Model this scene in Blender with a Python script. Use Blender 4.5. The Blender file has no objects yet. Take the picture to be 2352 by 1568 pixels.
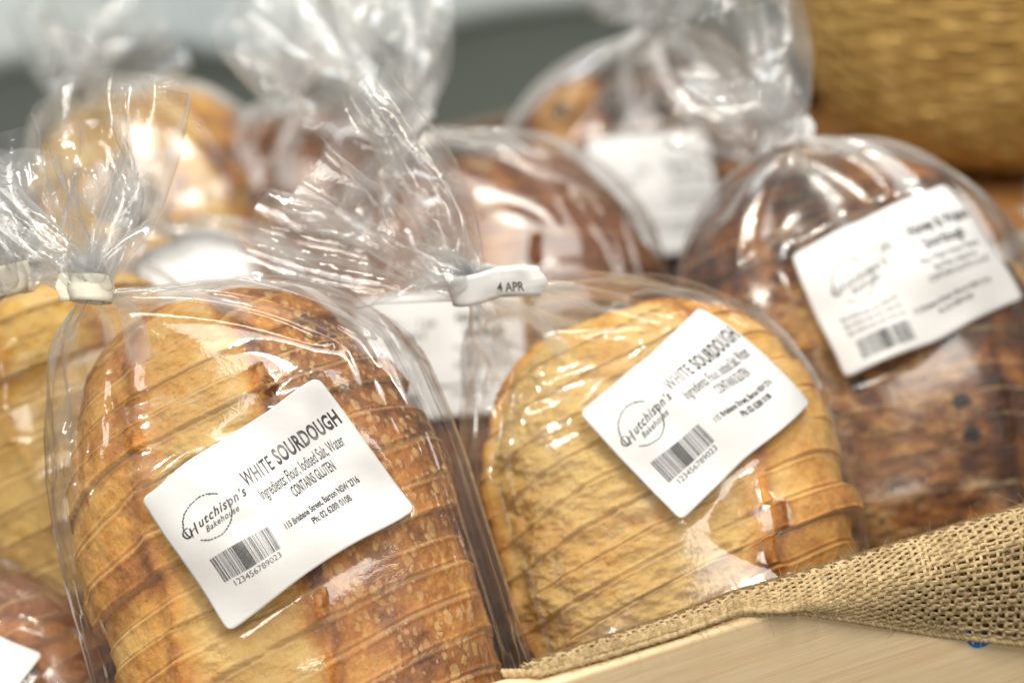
import bpy, math, random
import numpy as np
from mathutils import Vector, Matrix

# ------------------------------------------------------------------ camera, light, exposure
sc = bpy.context.scene
PITCH = math.radians(25)
LENS, SENS = 85.0, 36.0
CAM = np.array([0.0, 0.0, 0.62])
ROLL = math.radians(6)
FWD = np.array([0, math.cos(PITCH), -math.sin(PITCH)])
_u = np.array([0, math.sin(PITCH), math.cos(PITCH)])
_x = np.array([1.0, 0, 0])
RGT = math.cos(ROLL) * _x - math.sin(ROLL) * _u
UPV = math.sin(ROLL) * _x + math.cos(ROLL) * _u
cam_d = bpy.data.cameras.new('camera')
cam = bpy.data.objects.new('camera', cam_d)
sc.collection.objects.link(cam)
cam.rotation_euler = Matrix(np.stack([RGT, UPV, -FWD], 1).tolist()).to_euler()
cam.location = CAM
cam_d.lens, cam_d.sensor_width = LENS, SENS
cam_d.clip_start, cam_d.clip_end = 0.02, 50
cam_d.dof.use_dof = True
cam_d.dof.focus_distance = 0.866
cam_d.dof.aperture_fstop = 4.2
cam_d.dof.aperture_blades = 0
sc.camera = cam

w = bpy.data.worlds.new('World')
sc.world = w
w.use_nodes = True
wn = w.node_tree.nodes['Background']
# a room: pale ceiling and walls above, dim below
_t = w.node_tree
_tc = _t.nodes.new('ShaderNodeTexCoord'); _sx = _t.nodes.new('ShaderNodeSeparateXYZ'); _rp = _t.nodes.new('ShaderNodeValToRGB')
_mr = _t.nodes.new('ShaderNodeMapRange'); _mr.inputs[1].default_value = -1.0
_t.links.new(_tc.outputs['Generated'], _sx.inputs[0]); _t.links.new(_sx.outputs[2], _mr.inputs[0]); _t.links.new(_mr.outputs[0], _rp.inputs[0])
_e = _rp.color_ramp.elements
_e[0].position, _e[0].color = 0.30, (0.05, 0.045, 0.04, 1)
_e[1].position, _e[1].color = 0.75, (0.86, 0.88, 0.90, 1)
_m = _e.new(0.50); _m.color = (0.26, 0.26, 0.26, 1)
_t.links.new(_rp.outputs[0], wn.inputs[0])
wn.inputs[1].default_value = 0.38


def area(name, loc, target, size, power, col, size_y=None):
    d = bpy.data.lights.new(name, 'AREA')
    d.shape = 'RECTANGLE' if size_y else 'DISK'
    d.size = size
    if size_y:
        d.size_y = size_y
    d.energy = power
    d.color = col
    o = bpy.data.objects.new(name, d)
    sc.collection.objects.link(o)
    o.location = loc
    o.rotation_euler = (Vector(target) - Vector(loc)).to_track_quat('-Z', 'Y').to_euler()
    return o


area('key_light', (0.55, -0.35, 1.95), (0.05, 0.9, 0.25), 1.3, 25, (1.0, 0.96, 0.90), 0.9)  # broad overhead key, added for the soft room light; no window
area('ceiling_lamp', (0.35, 0.15, 2.0), (0.1, 0.9, 0.2), 0.34, 13, (1.0, 0.92, 0.80))
area('front_fill', (0.1, -1.6, 0.9), (0.2, 0.8, 0.2), 0.6, 14, (1.0, 0.92, 0.80))  # added low fill that brightens the front board and labels
area('shop_lamp', (-0.9, 0.2, 1.7), (0, 0.9, 0.2), 0.10, 7, (1.0, 0.93, 0.80))
area('shop_lamp', (0.0, 0.9, 1.6), (0, 0.9, 0.2), 0.07, 4, (1.0, 0.93, 0.80))
area('shop_lamp', (-0.5, 1.1, 1.8), (0, 0.9, 0.2), 0.10, 9, (1.0, 0.93, 0.80))
area('shop_lamp', (0.55, 1.7, 1.7), (0, 0.9, 0.2), 0.14, 10, (1.0, 0.95, 0.85))
area('backdrop_fill', (-0.9, 1.3, 1.7), (0, 1.95, 0.4), 0.5, 15, (0.88, 0.95, 1.0), 0.5)  # added lamp that brightens the curtain; no window stands there

sc.view_settings.view_transform = 'Standard'
sc.view_settings.look = 'None'
sc.view_settings.exposure = -0.20
sc.view_settings.gamma = 1
sc.view_settings.use_curve_mapping = False
sc.render.engine = 'CYCLES'
sc.cycles.use_denoising = True
sc.cycles.max_bounces = 7
sc.cycles.diffuse_bounces = 3
sc.cycles.glossy_bounces = 4
sc.cycles.transmission_bounces = 4
sc.cycles.transparent_max_bounces = 28
sc.cycles.caustics_reflective = False
sc.cycles.caustics_refractive = False
sc.cycles.sample_clamp_indirect = 4

# ------------------------------------------------------------------ helpers
K = SENS / LENS / 2352.0


def P(px, py, d):
    """point at a depth along the lens axis, from coordinates read off the photograph (2352 wide)"""
    px, py, d = (np.asarray(v, dtype=float)[..., None] for v in np.broadcast_arrays(px, py, d))
    return CAM + d * FWD + (px - 1176) * K * d * RGT - (py - 784) * K * d * UPV


def proj(p):
    q = np.asarray(p) - CAM
    d = q @ FWD
    return np.stack([1176 + (q @ RGT) / (K * d), 784 - (q @ UPV) / (K * d), d], -1)


def _h(ix, iy, iz, seed):
    n = (ix * 374761393 + iy * 668265263 + iz * 2147483647 + seed * 144665) & 0xffffffff
    n = ((n ^ (n >> 13)) * 1274126177) & 0xffffffff
    n = (n ^ (n >> 16)) & 0xffffffff
    return n / 4294967295.0


def vnoise(p, seed=0):
    """value noise in 0..1 at points p[...,3]"""
    p = np.asarray(p, dtype=np.float64)
    i = np.floor(p).astype(np.int64)
    f = p - i
    f = f * f * (3 - 2 * f)
    r = 0
    for dx in (0, 1):
        wx = f[..., 0] if dx else 1 - f[..., 0]
        for dy in (0, 1):
            wy = f[..., 1] if dy else 1 - f[..., 1]
            for dz in (0, 1):
                wz = f[..., 2] if dz else 1 - f[..., 2]
                r = r + wx * wy * wz * _h(i[..., 0] + dx, i[..., 1] + dy, i[..., 2] + dz, seed)
    return r


def fbm(p, seed=0, octv=4, gain=0.5):
    a, s, t, p = 1.0, 0, 0, np.asarray(p, dtype=np.float64)
    for k in range(octv):
        s = s + a * (vnoise(p, seed + 17 * k) - 0.5)
        t += a
        a *= gain
        p = p * 2.03 + 5.1
    return s / t * 2


def smooth(a, b, x):
    t = np.clip((x - a) / (b - a), 0, 1)
    return t * t * (3 - 2 * t)


def mesh_obj(name, verts, faces, mat, parent=None, smooth_shade=True, attrs=None):
    me = bpy.data.meshes.new(name)
    verts = np.asarray(verts, dtype=np.float32).reshape(-1, 3)
    if isinstance(faces, np.ndarray):
        k = faces.shape[1]
        me.vertices.add(len(verts))
        me.vertices.foreach_set('co', verts.ravel())
        me.loops.add(faces.size)
        me.loops.foreach_set('vertex_index', faces.astype(np.int32).ravel())
        me.polygons.add(len(faces))
        me.polygons.foreach_set('loop_start', np.arange(0, faces.size, k, dtype=np.int32))
        me.update(calc_edges=True)
        me.validate()
    else:
        me.from_pydata(verts.tolist(), [], faces)
        me.update()
    me.polygons.foreach_set('use_smooth', np.full(len(me.polygons), smooth_shade))
    for an, av in (attrs or {}).items():
        at = me.color_attributes.new(an, 'FLOAT_COLOR', 'POINT')
        at.data.foreach_set('color', np.asarray(av, dtype=np.float32).ravel())
    if mat is not None:
        me.materials.append(mat)
    o = bpy.data.objects.new(name, me)
    sc.collection.objects.link(o)
    if parent is not None:
        o.parent = parent
    return o


def grid_faces(nj, ni, wrap=False):
    j = np.arange(nj - 1)[:, None]
    i = np.arange(ni if wrap else ni - 1)[None, :]
    i2 = (i + 1) % ni
    f = np.stack([j * ni + i, j * ni + i2, (j + 1) * ni + i2, (j + 1) * ni + i], -1)
    return f.reshape(-1, 4)


def tag(o, label=None, cat=None, group=None, kind=None):
    if label: o['label'] = label
    if cat: o['category'] = cat
    if group: o['group'] = group
    if kind: o['kind'] = kind
    return o


def empty(name, mat4=None, loc=None):
    o = bpy.data.objects.new(name, None)
    sc.collection.objects.link(o)
    if mat4 is not None:
        o.matrix_world = mat4
    if loc is not None:
        o.location = loc
    o.empty_display_size = 0.03
    return o


# ------------------------------------------------------------------ materials
class NT:
    def __init__(s, name):
        s.m = bpy.data.materials.new(name)
        s.m.use_nodes = True
        s.t = s.m.node_tree
        s.t.nodes.clear()
        s.out = s.t.nodes.new('ShaderNodeOutputMaterial')

    def n(s, typ, **kw):
        nd = s.t.nodes.new('ShaderNode' + typ)
        for k, v in kw.items():
            if k.startswith('i_'):
                key = k[2:]
                key = int(key) if key.isdigit() else key.replace('_', ' ')
                s.put(nd, key, v)
            else:
                setattr(nd, k, v)
        return nd

    def put(s, nd, key, v):
        if isinstance(v, bpy.types.NodeSocket):
            s.t.links.new(v, nd.inputs[key])
        else:
            nd.inputs[key].default_value = v

    def math(s, op, a, b=0.0, c=0.0, clamp=False):
        nd = s.n('Math', operation=op, use_clamp=clamp)
        s.put(nd, 0, a); s.put(nd, 1, b); s.put(nd, 2, c)
        return nd.outputs[0]

    def mix(s, f, a, b, mode='MIX'):
        nd = s.n('Mix', data_type='RGBA', blend_type=mode)
        s.put(nd, 0, f); s.put(nd, 6, a); s.put(nd, 7, b)
        return nd.outputs[2]

    def ramp(s, f, stops, interp='LINEAR'):
        nd = s.n('ValToRGB')
        nd.color_ramp.interpolation = interp
        e = nd.color_ramp.elements
        while len(e) < len(stops):
            e.new(0.5)
        for k, (p, c) in enumerate(stops):
            e[k].position = p
            e[k].color = (*c, 1) if len(c) == 3 else c
        s.put(nd, 0, f)
        return nd.outputs[0]

    def noise(s, vec, scale, detail=4, rough=0.55, dist=0.0):
        nd = s.n('TexNoise')
        s.put(nd, 'Vector', vec); nd.inputs['Scale'].default_value = scale
        nd.inputs['Detail'].default_value = detail
        nd.inputs['Roughness'].default_value = rough
        nd.inputs['Distortion'].default_value = dist
        return nd.outputs[0]

    def mapr(s, v, a, b, c=0.0, d=1.0):
        nd = s.n('MapRange')
        nd.clamp = True
        s.put(nd, 0, v)
        for k, q in zip((1, 2, 3, 4), (a, b, c, d)):
            nd.inputs[k].default_value = q
        return nd.outputs[0]

    def fin(s, surf):
        s.t.links.new(surf, s.out.inputs['Surface'])
        return s.m


def scaled(nt, vec, sx, sy, sz):
    m = nt.n('Mapping')
    nt.put(m, 'Vector', vec)
    m.inputs['Scale'].default_value = (sx, sy, sz)
    return m.outputs[0]


def mat_bread(name, seeds=0.0, toast_bias=0.0, blister=1.0, contrast=1.0, pale=(0.70, 0.48, 0.20), gold=(0.60, 0.31, 0.085),
              brown=(0.40, 0.155, 0.040), dark=(0.13, 0.045, 0.016)):
    t = NT(name)
    co = t.n('TexCoord').outputs['Object']
    at = t.n('Attribute', attribute_name='crust')
    sp = t.n('SeparateColor'); t.put(sp, 0, at.outputs['Color'])
    band, toast, cut = sp.outputs[0], sp.outputs[1], sp.outputs[2]
    blis = at.outputs['Alpha']
    n1 = t.noise(co, 28, 6, 0.62, 0.6)
    n2 = t.noise(co, 140, 6, 0.7)
    n3 = t.noise(co, 700, 4, 0.7)
    tv = t.math('ADD', toast, t.math('MULTIPLY', t.math('SUBTRACT', n1, 0.5), contrast * 1.5))
    tv = t.math('ADD', tv, t.math('MULTIPLY', t.math('SUBTRACT', n2, 0.5), 0.85))
    tv = t.math('ADD', tv, t.math('MULTIPLY', t.math('SUBTRACT', n3, 0.5), 0.35))
    tv = t.math('ADD', tv, toast_bias)
    col = t.ramp(tv, [(0.02, pale), (0.22, tuple(0.5 * (a + b) for a, b in zip(pale, gold))), (0.42, gold),
                      (0.64, brown), (0.98, dark)])
    # blisters: raised pale bubbles of the crust
    wv = t.n('VectorMath', operation='ADD')
    wn_ = t.n('TexNoise'); t.put(wn_, 'Vector', co); wn_.inputs['Scale'].default_value = 260
    wsc = t.n('VectorMath', operation='SCALE'); t.put(wsc, 0, wn_.outputs[1]); wsc.inputs['Scale'].default_value = 0.003
    t.put(wv, 0, co); t.put(wv, 1, wsc.outputs[0])
    heights = []
    for sc_, thr, lo in ((165, 0.40, 0.40), (330, 0.42, 0.30)):
        vo = t.n('TexVoronoi'); t.put(vo, 'Vector', scaled(t, wv.outputs[0], 1.25, 1.25, 0.8)); vo.inputs['Scale'].default_value = sc_
        vs = t.n('SeparateColor'); t.put(vs, 0, vo.outputs['Color'])
        pres = t.mapr(vs.outputs[0], lo, lo + 0.08)
        rad = t.math('MULTIPLY_ADD', vs.outputs[1], 0.30, thr - 0.16)
        dome = t.math('SUBTRACT', 1.0, t.math('DIVIDE', vo.outputs['Distance'], rad), clamp=True)
        ring = t.math('MULTIPLY', t.mapr(dome, 0.0, 0.25), pres)
        heights.append((ring, t.math('MULTIPLY', t.math('POWER', dome, 0.5), pres)))
    spots = t.math('MULTIPLY', t.math('MAXIMUM', heights[0][0], t.math('MULTIPLY', heights[1][0], 0.8)), blis)
    spots = t.math('MULTIPLY', spots, t.mapr(n2, 0.35, 0.6, 0.35, 1.0))
    spots = t.math('MULTIPLY', spots, 0.80 * blister)
    col = t.mix(spots, col, (0.68, 0.43, 0.17, 1))
    # cut edges of the slices show pale crumb
    col = t.mix(t.math('MULTIPLY', cut, t.mapr(n2, 0.3, 0.65, 0.10, 0.62)), col, (0.70, 0.50, 0.24, 1))
    # small dark pits and flour in the torn band
    pit = t.noise(co, 260, 3, 0.5)
    col = t.mix(t.math('MULTIPLY', t.mapr(pit, 0.68, 0.76), 0.45), col, (0.22, 0.10, 0.03, 1))
    flour = t.math('MULTIPLY', t.mapr(t.noise(co, 55, 7, 0.75), 0.52, 0.74), t.math('MULTIPLY', band, 0.55))
    col = t.mix(flour, col, (0.80, 0.68, 0.45, 1))
    if seeds:
        vo = t.n('TexVoronoi'); t.put(vo, 'Vector', wv.outputs[0]); vo.inputs['Scale'].default_value = 75
        vs = t.n('SeparateColor'); t.put(vs, 0, vo.outputs['Color'])
        f = t.math('MULTIPLY', t.mapr(vo.outputs['Distance'], 0.26, 0.40, 1, 0), t.mapr(vs.outputs[0], 1 - seeds, 1 - seeds + 0.02))
        col = t.mix(f, col, (0.025, 0.014, 0.010, 1))
    hgt = t.math('MULTIPLY', n3, 0.30)
    hgt = t.math('ADD', hgt, t.math('MULTIPLY', n2, 0.9))
    hgt = t.math('ADD', hgt, t.math('MULTIPLY', t.math('MULTIPLY', heights[0][1], blis), 0.7))
    hgt = t.math('ADD', hgt, t.math('MULTIPLY', t.math('MULTIPLY', t.noise(co, 420, 5, 0.75), band), 1.3))
    bp = t.n('Bump'); bp.inputs['Strength'].default_value = 0.75; bp.inputs['Distance'].default_value = 0.0014
    t.put(bp, 'Height', hgt)
    b = t.n('BsdfPrincipled')
    t.put(b, 'Base Color', col)
    t.put(b, 'Roughness', t.mapr(blis, 0, 1, 0.75, 0.42))
    t.put(b, 'Normal', bp.outputs[0])
    b.inputs['Specular IOR Level'].default_value = 0.35
    b.inputs['Subsurface Weight'].default_value = 0.12
    b.inputs['Subsurface Radius'].default_value = (0.004, 0.0018, 0.0006)
    b.inputs['Subsurface Scale'].default_value = 1.0
    return t.fin(b.outputs[0])


def mat_film(name, haze=0.011, tint=(1.0, 1.0, 1.0), crink=1.0, rough=0.055):
    t = NT(name)
    co = t.n('TexCoord').outputs['Object']
    n = t.noise(co, 60, 5, 0.6, 1.2)
    ridge = t.math('ABSOLUTE', t.math('SUBTRACT', n, 0.5))
    n2 = t.noise(co, 210, 3, 0.5, 0.8)
    ridge2 = t.math('ABSOLUTE', t.math('SUBTRACT', n2, 0.5))
    h = t.math('ADD', ridge, t.math('MULTIPLY', ridge2, 0.22))
    at = t.n('Attribute', attribute_name='loose')
    bp = t.n('Bump'); bp.inputs['Distance'].default_value = 0.006
    t.put(bp, 'Strength', t.mapr(at.outputs['Fac'], 0, 1, 0.05 * crink, 0.13 * crink))
    t.put(bp, 'Height', h)
    tr = t.n('BsdfTransparent'); tr.inputs[0].default_value = (*tint, 1)
    gl = t.n('BsdfGlossy'); gl.inputs['Roughness'].default_value = rough
    gl.inputs['Color'].default_value = (1, 1, 1, 1)
    t.put(gl, 'Normal', bp.outputs[0])
    gl2 = t.n('BsdfGlossy'); gl2.inputs['Roughness'].default_value = 0.26
    t.put(gl2, 'Normal', bp.outputs[0])
    glm = t.n('MixShader'); glm.inputs[0].default_value = 0.35
    t.put(glm, 1, gl.outputs[0]); t.put(glm, 2, gl2.outputs[0])
    geo = t.n('NewGeometry')
    dt = t.n('VectorMath', operation='DOT_PRODUCT'); t.put(dt, 0, geo.outputs['Incoming']); t.put(dt, 1, bp.outputs[0])
    om = t.math('SUBTRACT', 1.0, t.math('ABSOLUTE', dt.outputs['Value']), clamp=True)
    fr = t.math('MULTIPLY_ADD', t.math('POWER', om, 5.0), 0.55, 0.043)
    # two faces of a thin film: R' = 2R/(1+R)
    r2 = t.math('DIVIDE', t.math('MULTIPLY', fr, 2.0), t.math('ADD', fr, 1.0))
    df = t.n('BsdfDiffuse'); df.inputs[0].default_value = (0.86, 0.87, 0.87, 1)
    tl = t.n('BsdfTranslucent'); tl.inputs[0].default_value = (0.86, 0.87, 0.87, 1)
    dm = t.n('MixShader'); dm.inputs[0].default_value = 0.45
    t.put(dm, 1, df.outputs[0]); t.put(dm, 2, tl.outputs[0])
    hz = t.n('MixShader')
    lw = t.n('LayerWeight'); lw.inputs[0].default_value = 0.35
    hb = t.math('MULTIPLY', haze, t.mapr(at.outputs['Fac'], 0, 1, 1.0, 4.2))
    hf = t.math('ADD', hb, t.math('MULTIPLY', t.math('POWER', lw.outputs['Facing'], 2.2), 0.17))
    af = t.n('Attribute', attribute_name='fold')
    hf = t.math('ADD', hf, t.math('MULTIPLY', af.outputs['Fac'], 0.62))
    t.put(hz, 0, hf); t.put(hz, 1, tr.outputs[0]); t.put(hz, 2, dm.outputs[0])
    mx = t.n('MixShader')
    t.put(mx, 0, r2); t.put(mx, 1, hz.outputs[0]); t.put(mx, 2, glm.outputs[0])
    return t.fin(mx.outputs[0])


def mat_paper(name, col=(0.70, 0.70, 0.70)):
    t = NT(name)
    co = t.n('TexCoord').outputs['Object']
    bp = t.n('Bump'); bp.inputs['Strength'].default_value = 0.12; bp.inputs['Distance'].default_value = 0.001
    t.put(bp, 'Height', t.noise(co, 220, 4))
    b = t.n('BsdfPrincipled')
    b.inputs['Base Color'].default_value = (*col, 1)
    b.inputs['Roughness'].default_value = 0.42
    b.inputs['Subsurface Weight'].default_value = 0.0
    t.put(b, 'Normal', bp.outputs[0])
    return t.fin(b.outputs[0])


def mat_ink(name, fade=0.4):
    t = NT(name)
    co = t.n('TexCoord').outputs['Object']
    f = t.mapr(t.noise(co, 120, 3, 0.6), 0.52, 0.66, 0.0, fade)
    b = t.n('BsdfPrincipled')
    t.put(b, 'Base Color', t.mix(f, (0.03, 0.03, 0.033, 1), (0.75, 0.75, 0.74, 1)))
    b.inputs['Roughness'].default_value = 0.5
    return t.fin(b.outputs[0])


def mat_plain(name, col, rough=0.5, nscale=60, var=0.15, bump=0.2, spec=0.4):
    t = NT(name)
    co = t.n('TexCoord').outputs['Object']
    n = t.noise(co, nscale, 5, 0.6)
    c = t.mix(n, tuple(q * (1 - var) for q in col) + (1,), tuple(min(1, q * (1 + var)) for q in col) + (1,))
    bp = t.n('Bump'); bp.inputs['Strength'].default_value = bump; bp.inputs['Distance'].default_value = 0.002
    t.put(bp, 'Height', n)
    b = t.n('BsdfPrincipled')
    t.put(b, 'Base Color', c); b.inputs['Roughness'].default_value = rough
    b.inputs['Specular IOR Level'].default_value = spec
    t.put(b, 'Normal', bp.outputs[0])
    return t.fin(b.outputs[0])


def mat_wood(name, light=(0.90, 0.70, 0.43), darkc=(0.76, 0.53, 0.28)):
    t = NT(name)
    co = t.n('TexCoord').outputs['Object']
    v = scaled(t, co, 1.2, 22, 30)
    n = t.noise(v, 9, 6, 0.6, 0.6)
    fine = t.noise(scaled(t, co, 6, 260, 260), 5, 4, 0.6)
    streak = t.mapr(t.noise(scaled(t, co, 5, 150, 150), 6, 2, 0.5, 0.3), 0.60, 0.72)
    f = t.math('ADD', t.math('MULTIPLY', t.mapr(n, 0.35, 0.7), 0.5), t.math('MULTIPLY', t.mapr(fine, 0.4, 0.7), 0.25))
    f = t.math('ADD', f, t.math('MULTIPLY', streak, 0.30), clamp=True)
    c = t.mix(f, (*light, 1), (*darkc, 1))
    bp = t.n('Bump'); bp.inputs['Strength'].default_value = 0.15; bp.inputs['Distance'].default_value = 0.0006
    t.put(bp, 'Height', fine)
    b = t.n('BsdfPrincipled')
    t.put(b, 'Base Color', c); b.inputs['Roughness'].default_value = 0.42
    t.put(b, 'Normal', bp.outputs[0])
    return t.fin(b.outputs[0])


def mat_fibre(name, a, b_, rough=0.8, sc_=400, toned=False):
    t = NT(name)
    co = t.n('TexCoord').outputs['Object']
    n = t.noise(co, sc_, 4, 0.65)
    n0 = t.noise(co, 45, 3, 0.6)
    f = t.mapr(t.math('ADD', t.math('MULTIPLY', n, 0.6), t.math('MULTIPLY', n0, 0.4)), 0.36, 0.64)
    if toned:
        ta = t.n('Attribute', attribute_name='tone')
        f = t.math('ADD', t.math('MULTIPLY', f, 0.45), t.math('MULTIPLY', ta.outputs['Fac'], 0.6), clamp=True)
    bp = t.n('Bump'); bp.inputs['Strength'].default_value = 0.6; bp.inputs['Distance'].default_value = 0.0008
    t.put(bp, 'Height', n)
    b = t.n('BsdfPrincipled')
    t.put(b, 'Base Color', t.mix(f, (*a, 1), (*b_, 1))); b.inputs['Roughness'].default_value = rough
    b.inputs['Specular IOR Level'].default_value = 0.25
    t.put(b, 'Normal', bp.outputs[0])
    return t.fin(b.outputs[0])


M_WHITE = mat_bread('white_sourdough_crust', contrast=0.72, toast_bias=-0.03, pale=(0.78, 0.53, 0.19), gold=(0.66, 0.33, 0.068), brown=(0.47, 0.185, 0.038))
M_GOLD = mat_bread('golden_crust', toast_bias=-0.05, pale=(0.74, 0.49, 0.15), gold=(0.60, 0.32, 0.06))
M_BROWN = mat_bread('brown_crust', toast_bias=0.16, blister=0.5, pale=(0.50, 0.28, 0.09), gold=(0.38, 0.15, 0.04), brown=(0.21, 0.07, 0.02))
M_FRUIT = mat_bread('fruit_loaf_crust', contrast=1.6, seeds=0.22, toast_bias=0.10, blister=0.3, pale=(0.50, 0.27, 0.07), gold=(0.27, 0.095, 0.014),
                    brown=(0.12, 0.038, 0.010), dark=(0.028, 0.011, 0.006))
M_FILM = mat_film('clear_bag_film')
M_FILM_B = mat_film('clear_bag_film_cloudy', haze=0.018, rough=0.13)
M_PAPER = mat_paper('label_paper')
M_INK = mat_ink('label_ink', 0.30)
M_INKS = mat_ink('barcode_ink', 0.15)
M_TAPE_C = mat_plain('cream_tape', (0.92, 0.88, 0.74), 0.35, 90, 0.05, 0.1)
M_TAPE_W = mat_plain('white_tape', (0.82, 0.82, 0.82), 0.3, 90, 0.03, 0.1)
M_WOOD = mat_wood('pine_board', (0.92, 0.73, 0.47), (0.74, 0.50, 0.25))
M_WOOD_SHADE = mat_wood('crate_board_shaded', (0.13, 0.08, 0.042), (0.07, 0.042, 0.022))  # inner boards: shade between the loaves put into the wood colour
M_JUTE = mat_fibre('jute', (0.36, 0.25, 0.12), (0.66, 0.50, 0.28), toned=True)
M_JUTE_GAP = mat_fibre('jute_gap_shade', (0.11, 0.066, 0.028), (0.20, 0.125, 0.055))  # darker jute: shade in the weave's gaps put into the colour
M_STRAW = mat_fibre('straw', (0.38, 0.20, 0.045), (0.84, 0.58, 0.20), 0.55, 120)

# ------------------------------------------------------------------ bread and bag geometry
N_SE = 2.5     # exponents of the loaf's superellipsoid


class Loaf:
    """frame of one loaf: X right, Y away from the viewer, Z up along the loaf. Origin at the loaf's foot."""

    def __init__(s, top, bot, W, T, roll=0.0, L=None, p=5.0):
        s.p = p
        a = np.asarray(top) - np.asarray(bot)
        full = np.linalg.norm(a)
        Z = a / full
        view = np.asarray(top) - CAM
        Y = view - (view @ Z) * Z
        Y /= np.linalg.norm(Y)
        X = np.cross(Y, Z)
        c, si = math.cos(roll), math.sin(roll)
        X, Y = c * X + si * Y, -si * X + c * Y
        s.W, s.T = W, T
        s.L = L or full
        # top/bot are given on the front face: the axis lies T/2 behind
        s.R = np.stack([X, Y, Z], 1)
        s.O = np.asarray(top) - Z * s.L + Y * (T / 2)
        m = np.eye(4); m[:3, :3] = s.R; m[:3, 3] = s.O
        s.m4 = Matrix(m.tolist())

    def loc(s, p):
        return (np.asarray(p) - s.O) @ s.R

    def wor(s, q):
        return np.asarray(q) @ s.R.T + s.O

    def endscale(s, z):
        h = s.L / 2
        return np.power(np.clip(1 - np.power(np.abs((z - h) / h), s.p), 0, 1), 1 / s.p)

    def F(s, q, c=0.0):
        a, b, h = s.W / 2 + c, s.T / 2 + c, s.L / 2 + c
        e = np.power(np.abs(q[..., 0] / a), N_SE) + np.power(np.abs(q[..., 1] / b), N_SE)
        return np.power(np.power(e, s.p / N_SE) + np.power(np.abs((q[..., 2] - s.L / 2) / h), s.p), 1 / s.p)

    def ring_table(s, off=0.0):
        a, b = s.W / 2 + off, s.T / 2 + off
        th = np.linspace(-math.pi, math.pi, 1441)
        x = a * np.sign(np.sin(th)) * np.abs(np.sin(th)) ** (2 / N_SE)
        y = -b * np.sign(np.cos(th)) * np.abs(np.cos(th)) ** (2 / N_SE)
        arc = np.concatenate([[0], np.cumsum(np.hypot(np.diff(x), np.diff(y)))])
        arc -= np.interp(0, th, arc)
        return arc, x, y

    def surf(s, arc, z, off):
        """point of the front surface at arc length from the front line, height z, lifted by off"""
        A, x, y = s.ring_table(0.0)
        k = s.endscale(np.asarray(z))
        px, py = np.interp(arc, A, x), np.interp(arc, A, y)
        e = 1e-3
        tx, ty = np.interp(arc + e, A, x) - np.interp(arc - e, A, x), np.interp(arc + e, A, y) - np.interp(arc - e, A, y)
        l = np.hypot(tx, ty) + 1e-9
        nx, ny = ty / l, -tx / l
        return np.stack([px * k + nx * off, py * k + ny * off, z + 0 * px], -1)

    def hit(s, px, py):
        """local (arc, z) where the photo's point lands on the loaf"""
        d = P(px, py, 1.0) - CAM
        t = np.linspace(0.6, 1.7, 4000)
        q = s.loc(CAM + t[:, None] * d)
        f = s.F(q)
        ins = np.where(f < 1)[0]
        q = q[ins[0]] if len(ins) else q[np.argmin(f)]
        A, x, y = s.ring_table()
        k = max(float(s.endscale(q[2])), 0.2)
        i = np.argmin((x * k - q[0]) ** 2 + (y * k - q[1]) ** 2)
        return A[i], q[2]


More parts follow.
